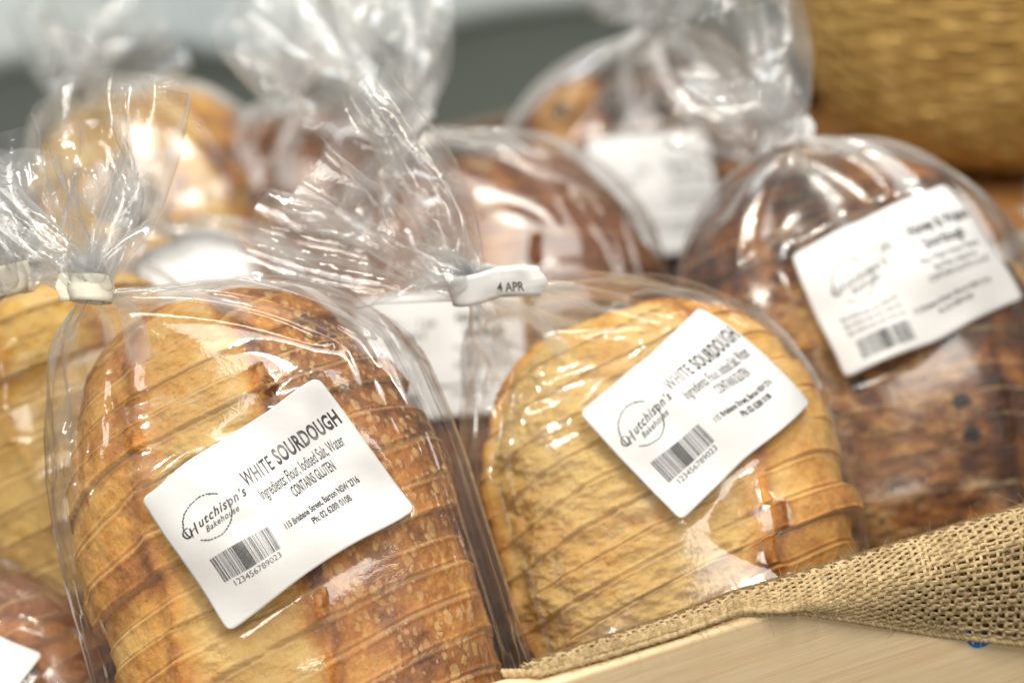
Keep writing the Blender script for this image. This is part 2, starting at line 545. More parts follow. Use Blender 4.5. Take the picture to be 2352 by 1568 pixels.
def build_bread(lf, mat, seed, na, nz, parent, band=(-0.35, 0.25), ear=0.004, toast=(0.35, 0.10, 0.6), slice_w=0.0125, stilt=(0.0, 0.25), groove_d=0.0008, zone_t=0.0, bulge=1.0, step=0.0,
                blister=1.0, rough=1.0, tilt=0.0, name='bread', depth=1.0, label=None):
    rs = np.random.RandomState(seed)
    # rows follow a cosine spacing near the ends
    u = np.linspace(0, 1, nz)
    z = lf.L * (u + 0.06 * np.sin(2 * math.pi * u) * -1)
    z = np.clip(z, 0.0002, lf.L - 0.0002)
    th = np.linspace(-math.pi, math.pi, na, endpoint=False)
    Z, TH = np.meshgrid(z, th, indexing='ij')
    k = lf.endscale(Z)
    a, b = lf.W / 2, lf.T / 2
    x = a * np.sign(np.sin(TH)) * np.abs(np.sin(TH)) ** (2 / N_SE)
    y = -b * np.sign(np.cos(TH)) * np.abs(np.cos(TH)) ** (2 / N_SE)
    A, xt, yt = lf.ring_table()
    arc = np.interp(TH, np.linspace(-math.pi, math.pi, 1441), A)
    half = lf.W * 0.62
    uu = arc / half                        # about -1..1 over the front
    p3 = np.stack([x, y, Z], -1)
    uu = uu + tilt * (Z / lf.L - 0.5)
    # slices
    zz = Z + stilt[0] * x * k + stilt[1] * y * k + 0.08 + 0.0060 * fbm(np.stack([Z * 28, Z * 0, Z * 0 + 5.5], -1), seed + 31, 1) + 0.0022 * fbm(p3 * 22, seed + 3, 2) + 0.0010 * np.sin(arc * 30)
    si = np.floor(zz / slice_w).astype(int)
    fr = zz / slice_w - si
    dgr = np.minimum(fr, 1 - fr) * slice_w
    groove = np.exp(-(dgr / 0.00060) ** 2)
    ns = int(lf.L / slice_w) + 20
    ox, oy, os_, ot = rs.normal(0, 0.0014, ns), rs.normal(0, 0.0009, ns), rs.normal(0, 0.0008, ns), rs.normal(0, 0.05, ns)
    sic = np.clip(si, 0, ns - 1)
    # score: a pale torn band between two lips
    wl = 0.06 * fbm(np.stack([Z * 40, Z * 0, Z * 0 + 3.3], -1), seed, 3)
    wr = 0.08 * fbm(np.stack([Z * 34, Z * 0, Z * 0 + 9.3], -1), seed + 1, 3)
    bl, br = band
    inb = smooth(bl + wl - 0.06, bl + wl + 0.08, uu) * (1 - smooth(br + wr - 0.10, br + wr + 0.05, uu))
    lip_r = np.exp(-((uu - br - wr - 0.035) / 0.05) ** 2)
    lip_l = np.exp(-((uu - bl - wl + 0.035) / 0.05) ** 2)
    rag = 0.6 + 0.8 * vnoise(np.stack([Z * 90, uu * 0, uu * 0 + 1.7], -1), seed + 5)
    disp = -0.0030 * inb * depth + ear * lip_r * rag + 0.5 * ear * lip_l * rag
    disp += step * smooth(br + wr - 0.01, br + wr + 0.03, uu) * rag
    disp += inb * rough * 0.0028 * fbm(p3 * np.array([90, 90, 150]), seed + 7, 5, 0.6)
    disp += rough * 0.0040 * fbm(p3 * 22, seed + 9, 4) + 0.0009 * fbm(p3 * 170, seed + 11, 3)
    disp += bulge * (0.0120 * fbm(p3 * 9, seed + 33, 2)) * (np.abs(np.sin(TH)) * 0.6 + 0.4)
    disp += os_[sic] - groove_d * groove + 0.0005 * np.exp(-((dgr - 0.0013) / 0.0006) ** 2)
    if label is not None:
        lu, lv = label.uv(np.stack([x * k, y * k, Z], -1))
        dd = np.hypot(np.maximum(np.abs(lu) - label.w / 2, 0), np.maximum(np.abs(lv) - label.h / 2, 0))
        wl_ = (1 - smooth(0.0, 0.012, dd)) * (y < 0)
        disp = disp * (1 - wl_) + np.minimum(disp, label.off * 0.25) * wl_
    lf.disp = disp
    nx = x / (a * a); ny = y / (b * b)
    nl = np.sqrt(nx * nx + ny * ny) + 1e-9
    kk = np.sqrt(np.clip(k, 0, 1))
    X = x * k + nx / nl * disp * kk + ox[sic] * kk
    Y = y * k + ny / nl * disp * kk + oy[sic] * kk
    t0, tb, td = toast
    bigT = fbm(p3 * 13, seed + 21, 3)
    toastv = t0 + ot[sic] + 0.35 * bigT * (1 - 0.3 * inb)
    toastv = toastv * (1 - inb) + (tb + 0.50 * bigT + 0.35 * np.clip(fbm(p3 * 34, seed + 23, 3), 0, 1)) * inb
    toastv = toastv + 0.34 * lip_r * rag + 0.16 * lip_l * rag
    toastv = toastv + td * smooth(0.72, 0.98, Z / lf.L) * (1 - 0.6 * inb)
    # below the left lip the side is paler
    toastv = toastv - 0.18 * smooth(bl - 0.08, bl - 0.35, uu) - 0.15 * smooth(0.95, 1.25, uu)
    toastv = toastv + zone_t * smooth(br - 0.10, br + 0.40, uu + 0.10 * bigT)
    bls = blister * (0.25 + 0.75 * smooth(br - 0.05, br + 0.25, uu + 0.2 * bigT)) * (1 - smooth(1.1, 1.4, uu)) * (1 - 0.8 * inb)
    crust = np.stack([inb, np.clip(toastv, 0, 1.2), groove * (0.75 + 0.5 * vnoise(p3 * 60, seed + 2)), bls], -1)
    V = np.stack([X, Y, Z], -1)
    f = grid_faces(nz, na, True)
    # closing caps
    V = np.concatenate([V.reshape(-1, 3), [[0, 0, 0.0]], [[0, 0, lf.L]]])
    crust = np.concatenate([crust.reshape(-1, 4), [[0, 0.4, 0, 0]], [[0, 0.6, 0, 0]]])
    i = np.arange(na); i2 = (i + 1) % na
    c0 = np.stack([i2, i, np.full(na, nz * na), np.full(na, nz * na)], -1)
    # degenerate quads are avoided by triangles
    tri = [(int(p), int(q), nz * na) for p, q in zip(i2, i)] + [((nz - 1) * na + int(p), (nz - 1) * na + int(q), nz * na + 1) for p, q in zip(i, i2)]
    o = mesh_obj(name, V, f, mat, parent, attrs={'crust': crust})
    return o


def dist_solve(A, B, wa, wb, rest, k, mode=0):
    d = B - A
    l = np.sqrt((d * d).sum(-1)) + 1e-9
    c = (l - rest)
    if mode < 0:      # only push apart
        c = np.minimum(c, 0)
    ws = wa + wb + 1e-9
    m = (k * c / l / ws)[..., None] * d
    return m * wa[..., None], -m * wb[..., None]


def relax(X, rc, rl, w_, lf, design, iters, kd, clear, kb=0.35):
    """position based film: X[j,i,3]; i wraps. rc/rl rest lengths round and along"""
    nj, ni = X.shape[:2]
    rs_ = np.sqrt((0.5 * (rc[:-1] + rc[1:])) ** 2 + rl ** 2)
    for it in range(iters):
        # round, red/black
        for o_ in (0, 1):
            I = np.arange(o_, ni, 2); J = (I + 1) % ni
            a, b = dist_solve(X[:, I], X[:, J], w_[:, I], w_[:, J], rc[:, I], 0.9)
            X[:, I] += a; X[:, J] += b
        for o_ in (0, 1):
            A_, B_ = X[o_:-1:2], X[o_ + 1::2]
            n = min(len(A_), len(B_))
            a, b = dist_solve(A_[:n], B_[:n], w_[o_:-1:2][:n], w_[o_ + 1::2][:n], rl[o_::2][:n], 0.9)
            X[o_:-1:2][:n] += a; X[o_ + 1::2][:n] += b
        # shear
        for sh in (1, -1):
            for o_ in (0, 1):
                A_ = X[o_:-1:2]; B_ = np.roll(X, -sh, 1)[o_ + 1::2]
                n = min(len(A_), len(B_))
                a, b = dist_solve(A_[:n], B_[:n], w_[o_:-1:2][:n], np.roll(w_, -sh, 1)[o_ + 1::2][:n], rs_[o_::2][:n], 0.3)
                X[o_:-1:2][:n] += a
                tmp = np.zeros_like(X[o_ + 1::2]); tmp[:n] = b
                X[o_ + 1::2] += np.roll(tmp, sh, 1)
        # bending: keep second neighbours apart
        for st in (2, 3, 4):
            B_ = np.roll(X, -st, 1)
            a, b = dist_solve(X, B_, w_, np.roll(w_, -st, 1), rc * st * 0.86, kb, -1)
            X += a * 0.5; X += np.roll(b, st, 1) * 0.5
        a, b = dist_solve(X[:-2], X[2:], w_[:-2], w_[2:], (rl[:-1] + rl[1:]) * 0.85, kb * 0.5, -1)
        X[:-2] += a * 0.5; X[2:] += b * 0.5
        X += (design - X) * (kd * w_)[..., None]
        # loaf
        f = lf.F(X, clear)
        ctr = np.array([0, 0, lf.L / 2])
        m = (f < 1) & (w_ > 0)
        if m.any():
            X[m] = ctr + (X[m] - ctr) / f[m][:, None]
    return X


def smooth_interp(keys, vals, t):
    """Catmull-Rom through control rings"""
    keys = np.asarray(keys, float); vals = np.asarray(vals, float)
    i = np.clip(np.searchsorted(keys, t, side='right') - 1, 0, len(keys) - 2)
    k0, k1 = keys[i], keys[i + 1]
    s_ = ((t - k0) / (k1 - k0))[:, None]
    h = (k1 - k0)[:, None]
    g = np.gradient(vals, keys, axis=0)
    m0, m1 = g[i] * h, g[i + 1] * h
    return (2 * s_ ** 3 - 3 * s_ ** 2 + 1) * vals[i] + (s_ ** 3 - 2 * s_ ** 2 + s_) * m0 + (-2 * s_ ** 3 + 3 * s_ ** 2) * vals[i + 1] + (s_ ** 3 - s_ ** 2) * m1


def build_bag(lf, seed, step, neck, tuft, parent, mat, perim=0.42, sidegap=(0.006, 0.006), top_gap=0.010, neck_r=0.0045,
              iters=(160, 70, 24), label=None, shoulder=None, crumple=1.0, foot=None):
    """neck: photo point + depth; tuft: list of (px, py, depth, half width px, half depth m)"""
    a, b, L = lf.W / 2, lf.T / 2, lf.L
    rings = []   # (centre, A, B, exponent)
    gl, gr = sidegap
    for fz in (-0.03, 0.03, 0.25, 0.5, 0.72, 0.86):
        kx = float(lf.endscale(fz * L)) if fz > 0.5 else (1.0 if fz > 0.0 else 0.9)
        cx = (gr - gl) / 2
        rings.append((np.array([cx, 0, fz * L]), np.array([a * kx + (gl + gr) / 2, 0, 0]), np.array([0, b * kx + 0.003, 0]), N_SE))
    nk = lf.loc(P(*neck))
    t0 = lf.loc(P(*tuft[0][:3]))
    tdir = t0 - nk; tdir /= np.linalg.norm(tdir)
    topc = np.array([0, 0, L + top_gap])
    sh = shoulder or 0.62
    # shoulder rings lean from the level ring toward the neck
    def frame(tn):
        lat = np.cross(tn, lf.R.T @ (-FWD)); lat /= np.linalg.norm(lat)
        if lat[0] < 0:
            lat = -lat
        dep = np.cross(tn, lat); dep /= np.linalg.norm(dep)
        if dep[1] < 0:
            dep = -dep
        return lat, dep
    lat, dep = frame(tdir)
    for fr, sz in ((0.30, 0.58), (0.62, 0.31), (0.86, 0.11)):
        c = np.array([0, 0, L * 0.955]) * (1 - fr) + nk * fr
        f2 = fr ** 2.5
        Av = np.array([1, 0, 0]) * (1 - f2) + lat * f2
        Bv = np.array([0, 1, 0]) * (1 - f2) + dep * f2
        rings.append((c, Av / np.linalg.norm(Av) * (a * sz + 0.004), Bv / np.linalg.norm(Bv) * (b * sz + 0.003), 2.1))
    n_body = len(rings)
    rings.append((nk, lat * neck_r, dep * neck_r * 0.8, 2.0))
    prev = nk
    for (px, py, d, hw, hd) in tuft:
        c = lf.loc(P(px, py, d))
        tn = c - prev; tn /= np.linalg.norm(tn)
        la, de = frame(tn)
        rings.append((c, la * hw * K * d, de * hd, 2.0))
        prev = c
    C = np.array([r[0] for r in rings]); AV = np.array([r[1] for r in rings]); BV = np.array([r[2] for r in rings]); E = np.array([[r[3]] for r in rings])
    seg = np.linalg.norm(np.diff(C, axis=0), axis=1)
    # the shoulder film is longer than its centre line
    for q in range(5, n_body):
        seg[q] = max(seg[q], 0.6 * abs(np.linalg.norm(AV[q]) - np.linalg.norm(AV[q + 1]) if q + 1 < len(AV) else 0) + 0.5 * seg[q])
    key = np.concatenate([[0], np.cumsum(seg)])
    kn = key[n_body]

    def make(stp, X0=None):
        nj = int(key[-1] / stp) + 1
        ni = int(perim / stp / 2) * 2
        t = np.linspace(0, key[-1], nj)
        c = smooth_interp(key, C, t); Av = smooth_interp(key, AV, t); Bv = smooth_interp(key, BV, t)
        e = np.interp(t, key, E[:, 0])[:, None, None]
        th = np.linspace(0, 2 * math.pi, ni, endpoint=False)[None, :, None]
        ca, sa = np.cos(th), np.sin(th)
        ca = np.sign(ca) * np.abs(ca) ** (2 / e); sa = np.sign(sa) * np.abs(sa) ** (2 / e)
        D = c[:, None] + Av[:, None] * ca + Bv[:, None] * sa
        return D, t, nj, ni

    X = None
    for lvl, (stp, its) in enumerate(((step * 4, iters[0]), (step * 2, iters[1]), (step, iters[2]))):
        D, t, nj, ni = make(stp)
        ctr = D.mean(1, keepdims=True)
        tt = np.abs(t - kn)
        tuftm = (t > kn)[:, None]
        # radial pleats: amplitude large close to the neck, dying out on the body
        thn = np.arange(ni) / ni
        rad = D - ctr
        rl_ = np.linalg.norm(rad, axis=2, keepdims=True) + 1e-6
        near = np.exp(-tt / 0.03)[:, None]
        near2 = np.exp(-tt / 0.10)[:, None]
        ph = thn[None, :] * np.ones((nj, 1))
        q3 = np.stack([np.cos(2 * math.pi * ph) * 3.2, np.sin(2 * math.pi * ph) * 3.2, t[:, None] * 6 + 0 * ph], -1)
        q3b = q3 * np.array([2.0, 2.0, 0.8])
        pl = 1.3 * fbm(q3, seed, 1) + 0.8 * fbm(q3b, seed + 4, 1)
        amp = np.where(tuftm, 0.8 * np.minimum(rl_[..., 0], 0.02), (0.42 * near + 0.16 * near2) * np.minimum(rl_[..., 0], 0.03) + 0.0006)
        if X is None:
            X = D + rad / rl_ * (amp * pl)[..., None]
            q4 = D * 38
            cr = np.where(tuftm, 0.0045, 0.0008 + 0.004 * near) * crumple
            for ax in range(3):
                X[..., ax] += cr * fbm(q4 + ax * 31.7 + (ph[..., None] * 40), seed + 50 + ax, 3)
        else:
            # bilinear resampling of the coarse solution
            oj, oi = X.shape[:2]
            fj = np.linspace(0, oj - 1, nj); j0 = np.minimum(fj.astype(int), oj - 2); sj = (fj - j0)[:, None, None]
            fi = np.arange(ni) * oi / ni; i0 = fi.astype(int) % oi; i1 = (i0 + 1) % oi; si = (fi - np.floor(fi))[None, :, None]
            G = X[j0] * (1 - sj) + X[j0 + 1] * sj
            X = G[:, i0] * (1 - si) + G[:, i1] * si
            cr = np.where(tuftm, 0.0004, 0.0001)
            for ax in range(3):
                X[..., ax] += cr * fbm(X * 220 + ax * 11.3, seed + 80 + ax, 2)
        dper = np.linalg.norm(np.roll(D, -1, 1) - D, axis=2).sum(1)
        lim_p = np.where(t > kn, perim, np.minimum(perim, dper * 1.10 + 0.02))
        rc = (lim_p / ni)[:, None] * np.ones((1, ni))
        dl = np.linalg.norm(np.diff(D, axis=0), axis=2)
        stretch = np.where((t[:-1] > kn)[:, None], 1.10, 1.01)
        rl = np.maximum(dl.mean(1, keepdims=True) * 0 + dl, 0.25 * stp) * stretch
        w_ = np.ones((nj, ni))
        w_[tt < max(0.0035, stp * 0.6)] = 0
        # the pinned neck: packed folds
        pn = tt < max(0.0035, stp * 0.6)
        zig = 0.45 + 0.55 * np.abs(((np.arange(ni) * 13.0 * step / 0.0015 / ni * 2 + 0.0) % 2) - 1)
        Xn = ctr + (D - ctr) * zig[None, :, None]
        X[pn] = Xn[pn]
        kd = np.where(t > kn, 0.004, 0.012)[:, None] * np.ones((1, ni))
        kd[t < 0.8 * key[5]] = 0.03
        X = relax(X, rc, rl, w_, lf, D, its, kd, 0.0012)
        # the tie squeezes the folds into a cone on either side of it
        ax_ = X - nk
        hh = ax_ @ tdir
        rv = ax_ - hh[..., None] * tdir
        rn = np.linalg.norm(rv, axis=-1) + 1e-9
        lim = neck_r * 1.25 + np.maximum(tt[:, None] - 0.0065, 0) * 1.0
        sc_ = np.where((tt < 0.020)[:, None], np.minimum(1, lim / rn), 1.0)
        X = nk + hh[..., None] * tdir + rv * sc_[..., None]
    # film is too stiff for the finest folds: ease them out
    sm_ = (0.5 * smooth(0.007, 0.018, np.abs(t - kn)) * smooth(kn - 0.09, kn - 0.05, t))[:, None, None]
    for _ in range(int(10 * (0.0016 / step) ** 2) + 3):
        X = X + sm_ * (0.5 * (np.roll(X, 1, 1) + np.roll(X, -1, 1)) - X)
        X[1:-1] = X[1:-1] + 0.5 * sm_[1:-1] * (0.5 * (X[2:] + X[:-2]) - X[1:-1])
    tm_ = smooth(kn + 0.012, kn + 0.05, t)[:, None]
    nrm_ = np.cross(np.roll(X, -1, 1) - np.roll(X, 1, 1), np.gradient(X, axis=0))
    nrm_ /= np.linalg.norm(nrm_, axis=-1, keepdims=True) + 1e-12
    ph_ = 2 * math.pi * np.arange(X.shape[1])[None, :] / X.shape[1] * np.ones((X.shape[0], 1))
    rr_ = perim / (2 * math.pi)
    q5 = np.stack([np.cos(ph_) * rr_, np.sin(ph_) * rr_, t[:, None] + 0 * ph_], -1)
    q5 = q5 + 0.006 * fbm(q5 * 40, seed + 61, 2)[..., None]
    rid = 1 - np.abs(fbm(q5 * 34, seed + 62, 2)) * 3.0
    rid = rid + 0.3 * (1 - np.abs(fbm(q5 * 80, seed + 63, 1)) * 3.0)
    X = X + nrm_ * (0.0012 * crumple * tm_ * rid)[..., None]
    # keep the film outside the crust's real relief
    a_, b_, h_ = lf.W / 2, lf.T / 2, lf.L / 2
    dz, da = lf.disp.shape
    sn = np.sign(X[..., 0]) * np.abs(X[..., 0] / a_) ** (N_SE / 2); cs = -np.sign(X[..., 1]) * np.abs(X[..., 1] / b_) ** (N_SE / 2)
    TH = np.arctan2(sn, cs)
    zrow = lf.L * (np.linspace(0, 1, dz) - 0.06 * np.sin(2 * math.pi * np.linspace(0, 1, dz)))
    zi = np.clip(np.interp(X[..., 2], zrow, np.arange(dz)), 0, dz - 1).astype(int)
    ai = (((TH + math.pi) / (2 * math.pi)) * da).astype(int) % da
    dm = lf.disp
    for sh_ in (1, 2, 4):
        dm = np.maximum(dm, np.maximum(np.roll(dm, sh_, 0), np.roll(dm, -sh_, 0)))
        dm = np.maximum(dm, np.maximum(np.roll(dm, sh_, 1), np.roll(dm, -sh_, 1)))
    for sh_ in (21, 15, 11, 7, 5, 3):
        dm = (dm + np.roll(dm, sh_, 0) + np.roll(dm, -sh_, 0) + np.roll(dm, sh_, 1) + np.roll(dm, -sh_, 1)) / 5
    need = dm[zi, ai] + 0.0007
    f_ = lf.F(X)
    ctr3 = np.array([0, 0, h_])
    rad_ = X - ctr3
    exc = (1 - 1 / np.maximum(f_, 0.5)) * np.linalg.norm(rad_, axis=-1)
    cosr = 0.8
    push = np.clip(need / cosr - exc, 0, 0.02) * (np.abs(X[..., 2] - h_) < h_ * 1.02)
    X = X + rad_ / (np.linalg.norm(rad_, axis=-1, keepdims=True) + 1e-9) * push[..., None]
    # under the sticker the film is stuck to the paper
    if label is not None:
        X = label.stick(X)
    V = X.reshape(-1, 3)
    f = grid_faces(X.shape[0], X.shape[1], True)
    lo = (smooth(kn - 0.06, kn + 0.01, t)[:, None] * np.ones((1, X.shape[1]))).ravel()
    # folds of doubled film that run down from the tie
    a1 = np.arange(X.shape[1]) / X.shape[1] * 2 * math.pi
    q1 = np.stack([np.cos(a1) * 5.5, np.sin(a1) * 5.5, a1 * 0], -1)[None] + np.array([0, 0, 1.0]) * (t[:, None, None] * 3)
    away = np.maximum(kn - t, 0)[:, None]
    rsf = np.random.RandomState(seed + 900)
    fd = 0.10 * smooth(0.0, 0.25, fbm(q1, seed + 71, 2)) * np.exp(-away / 0.05)
    pp_ = a1[None, :] * perim / (2 * math.pi)
    for _ in range(26):
        c0_, wd_, ln_, sk_ = rsf.rand() * perim, rsf.uniform(0.002, 0.0058), rsf.uniform(0.03, 0.10), rsf.normal(0, 0.10)
        dd_ = (pp_ - c0_ - sk_ * away + 0.0012 * np.sin(away * 90 + c0_ * 50) + perim / 2) % perim - perim / 2
        e_ = 1 - smooth(wd_ - 0.0009, wd_ + 0.0003, np.abs(dd_))
        rim_ = np.exp(-((np.abs(dd_) - wd_) / 0.0009) ** 2)
        end_ = 1 - smooth(ln_ - 0.004, ln_ + abs(1) * 0.001, away + np.abs(dd_) * 0.8)
        fd = np.maximum(fd, (0.50 + 0.25 * rsf.rand()) * e_ * end_ + 0.30 * rim_ * end_)
    fd = (fd * smooth(kn + 0.03, kn, t)[:, None]).ravel()
    return mesh_obj('bag', V, f, mat, parent, attrs={'loose': np.stack([lo, lo, lo, lo * 0 + 1], -1), 'fold': np.stack([fd, fd, fd, fd * 0 + 1], -1)}), nk, tdir, lat, dep


# ------------------------------------------------------------------ labels
class Label:
    def __init__(s, lf, cpx, updir, w_=0.076, h=0.057, off=0.0052, wave=0.0012, seed=0, ang=None):
        s.lf, s.w, s.h, s.off, s.wave, s.seed = lf, w_, h, off, wave, seed
        s.a0, s.z0 = lf.hit(*cpx)
        e = 0.004
        p0 = proj(lf.wor(lf.surf(s.a0, s.z0, off)))[:2]
        pa = proj(lf.wor(lf.surf(s.a0 + e, s.z0, off)))[:2] - p0
        pz = proj(lf.wor(lf.surf(s.a0, s.z0 + e, off)))[:2] - p0
        # direction along the text, solved in the surface's own coordinates
        sol = np.linalg.solve(np.stack([pa, pz], 1), np.asarray(updir, float))
        s.c, s.s_ = sol / np.linalg.norm(sol)

    def S(s, u, v, lift=0.0):
        q = np.stack([u * 42, v * 30, u * 0 + s.seed], -1)
        q2 = np.stack([u * 30, v * 30, u * 0 + s.seed + 0.5], -1)
        ui = u + 0.9 * s.wave * fbm(q2, s.seed + 5, 2)
        vi = v + 1.5 * s.wave * fbm(q2, s.seed + 6, 2)
        arc = s.a0 + ui * s.c - vi * s.s_
        z = s.z0 + ui * s.s_ + vi * s.c
        wv = s.wave * (1.6 * fbm(q, s.seed, 2) + 0.7 * np.sin(u * 95 + v * 40 + s.seed) * smooth(-0.1, 0.5, np.abs(v) / s.h + 0.3))
        return s.lf.surf(arc, z, s.off + wv + lift)

    def uv(s, q):
        k = np.maximum(s.lf.endscale(q[..., 2]), 0.3)
        x = np.clip(q[..., 0] / k, -s.lf.W / 2 * 0.999, s.lf.W / 2 * 0.999)
        A, xt, yt = s.lf.ring_table()
        m = np.abs(A) < s.lf.W * 0.75
        xs, As = xt[m], A[m]
        o = np.argsort(xs)
        arc = np.interp(x, xs[o], As[o])
        da, dz = arc - s.a0, q[..., 2] - s.z0
        return da * s.c + dz * s.s_, -da * s.s_ + dz * s.c

    def stick(s, X):
        u, v = s.uv(X)
        front = X[..., 1] < s.lf.T * 0.1
        du = np.maximum(np.abs(u) - s.w / 2 + 0.002, 0); dv = np.maximum(np.abs(v) - s.h / 2 + 0.002, 0)
        d = np.hypot(du, dv)
        wgt = (1 - smooth(0.0, 0.008, d)) * front
        T = s.S(np.clip(u, -s.w / 2 - .01, s.w / 2 + .01), np.clip(v, -s.h / 2 - .01, s.h / 2 + .01), -0.0006)
        ok = np.linalg.norm(T - X, axis=-1) < 0.03
        wgt = wgt * ok
        return X * (1 - wgt[..., None]) + T * wgt[..., None]

    def paper(s, parent, mat, nu=90, nv=70):
        r = 0.0026
        # rounded rectangle mapped from a grid: superellipse-like corner pull
        U, V = np.meshgrid(np.linspace(-1, 1, nu), np.linspace(-1, 1, nv))
        u, v = U * s.w / 2, V * s.h / 2
        cu, cv = s.w / 2 - r, s.h / 2 - r
        ax, av = np.abs(u) - cu, np.abs(v) - cv
        corner = (ax > 0) & (av > 0)
        # square corner cell -> quarter disc
        aa, bb = np.where(corner, ax / r, 0), np.where(corner, av / r, 0)
        na_, nb_ = aa * np.sqrt(1 - bb * bb / 2), bb * np.sqrt(1 - aa * aa / 2)
        u = np.where(corner, np.sign(u) * (cu + r * na_), u)
        v = np.where(corner, np.sign(v) * (cv + r * nb_), v)
        V3 = s.S(u, v)
        o = mesh_obj('label', V3, grid_faces(nv, nu), mat, parent)
        md = o.modifiers.new('thickness', 'SOLIDIFY')
        md.thickness = 0.00016
        md.offset = 1.0
        return o

    def print2d(s, name, verts2, faces, parent, mat):
        v2 = np.asarray(verts2, float).reshape(-1, 2)
        V3 = s.S(v2[:, 0], v2[:, 1], 0.00028)
        return mesh_obj(name, V3, faces, mat, parent, smooth_shade=True)


def text2d(body, size, x, y, sx=1.0, shear=0.0, bold=0.0, align='LEFT', spacing=1.0, rot=0.0):
    cu = bpy.data.curves.new('tmp', 'FONT')
    cu.body = body
    cu.size = size
    cu.align_x = align
    cu.shear = shear
    cu.offset = bold
    cu.space_character = spacing
    cu.resolution_u = 3
    cu.fill_mode = 'FRONT'
    o = bpy.data.objects.new('tmp', cu)
    sc.collection.objects.link(o)
    dg = bpy.context.evaluated_depsgraph_get()
    me = bpy.data.meshes.new_from_object(o.evaluated_get(dg))
    import bmesh
    bm = bmesh.new(); bm.from_mesh(me)
    bmesh.ops.triangulate(bm, faces=bm.faces[:])
    for lim in (0.0030, 0.0016, 0.0011):
        lg = [e for e in bm.edges if e.calc_length() > lim]
        if lg:
            bmesh.ops.subdivide_edges(bm, edges=lg, cuts=1)
            bmesh.ops.triangulate(bm, faces=bm.faces[:])
    bm.to_mesh(me); bm.free()
    n = len(me.vertices)
    c = np.zeros(n * 3); me.vertices.foreach_get('co', c)
    c = c.reshape(-1, 3)[:, :2] * np.array([sx, 1.0])
    cr, sr = math.cos(rot), math.sin(rot)
    c = c @ np.array([[cr, sr], [-sr, cr]]) + np.array([x, y])
    f = [tuple(p.vertices) for p in me.polygons]
    bpy.data.objects.remove(o); bpy.data.curves.remove(cu); bpy.data.meshes.remove(me)
    return c, f


def fit2d(body, size, x0, x1, y, bold=0.0, spacing=1.0, shear=0.0):
    """a line of type squeezed to run from x0 to x1"""
    v, f = text2d(body, size, 0, 0, 1.0, shear, bold, 'LEFT', spacing)
    a, b = v[:, 0].min(), v[:, 0].max()
    v[:, 0] = x0 + (v[:, 0] - a) / (b - a) * (x1 - x0)
    v[:, 1] += y
    return v, f


def merge2d(items):
    V, Fs, n = [], [], 0
    for v, f in items:
        V.append(v); Fs += [tuple(i + n for i in q) for q in f]; n += len(v)
    return np.concatenate(V), Fs


def stroke2d(pts, wd):
    """pen stroke: a ribbon of varying width through the points"""
    pts = np.asarray(pts, float)
    t = np.arange(len(pts))
    tt = np.linspace(0, len(pts) - 1, (len(pts) - 1) * 6 + 1)
    p = smooth_interp(t, pts, tt)
    d = np.gradient(p, axis=0); d /= np.linalg.norm(d, axis=1)[:, None] + 1e-12
    n = np.stack([-d[:, 1], d[:, 0]], 1)
    ww = wd * (0.55 + 0.45 * np.abs(d[:, 1]))[:, None] * np.minimum(1, 0.35 + np.minimum(tt, len(pts) - 1 - tt)[:, None] * 2)
    V = np.concatenate([p + n * ww / 2, p - n * ww / 2])
    m = len(p)
    return V, [(i, i + 1, m + i + 1, m + i) for i in range(m - 1)]


def logo2d(cx, cy, sc_=1.0):
    mm = 0.001 * sc_
    it = []
    # dashed hand drawn circle
    rs = np.random.RandomState(4)
    for k in range(44):
        a0 = 2 * math.pi * k / 44
        if 0.0 < a0 < 0.50 or 3.35 < a0 < 3.80:
            continue
        rr = 8.6 + rs.normal(0, 0.07)
        aa = np.linspace(a0, a0 + 0.10 + rs.rand() * 0.05, 3)
        it.append(stroke2d(np.stack([np.cos(aa) * rr, np.sin(aa) * rr * 0.98], 1), 0.50 + 0.25 * rs.rand()))
    # sweeping capital H
    it.append(stroke2d([(-6.9, 1.6), (-8.4, 1.9), (-9.7, 0.6), (-9.6, -1.2), (-8.4, -2.2), (-7.2, -1.2), (-6.6, 1.0), (-7.6, -3.0)], 0.60))
    it.append(stroke2d([(-7.6, -1.0), (-6.2, -0.5), (-5.0, -0.1)], 0.5))
    it.append(stroke2d([(-4.2, 1.9), (-4.9, -0.4), (-5.6, -3.0)], 0.62))
    it = [(v * 0.001, f) for v, f in it]
    v, f = text2d('utchison\u2019s', 0.0050, -0.0040, -0.0016, 0.80, 0.45, 0.00009, spacing=1.18)
    it.append((v, f))
    v, f = text2d('Bakehouse', 0.0033, -0.0030, -0.0048, 0.82, 0.45, 0.00004, spacing=1.12)
    it.append((v, f))
    V, Fs = merge2d(it)
    r = math.radians(6)
    V = V @ np.array([[math.cos(r), math.sin(r)], [-math.sin(r), math.cos(r)]])
    return V * sc_ + np.array([cx, cy]), Fs


def barcode2d(cx, cy, w_, h, seed=7, n=46):
    rs = np.random.RandomState(seed)
    ws = rs.choice([1, 1, 1, 2, 2, 3], n).astype(float)
    gs = rs.choice([1, 1, 2, 2, 3], n).astype(float)
    gs[18:26] = 0.7
    ws[18:26] = 2.4
    tot = (ws + gs).sum()
    x = -w_ / 2
    it = []
    for a, g in zip(ws, gs):
        bw = a / tot * w_
        xs = [x, x + bw]
        V = [(cx + xx, cy - h / 2 + h * j / 6) for j in range(7) for xx in xs]
        it.append((np.array(V), [(2 * j, 2 * j + 1, 2 * j + 3, 2 * j + 2) for j in range(6)]))
        x += bw + g / tot * w_
    return merge2d(it)


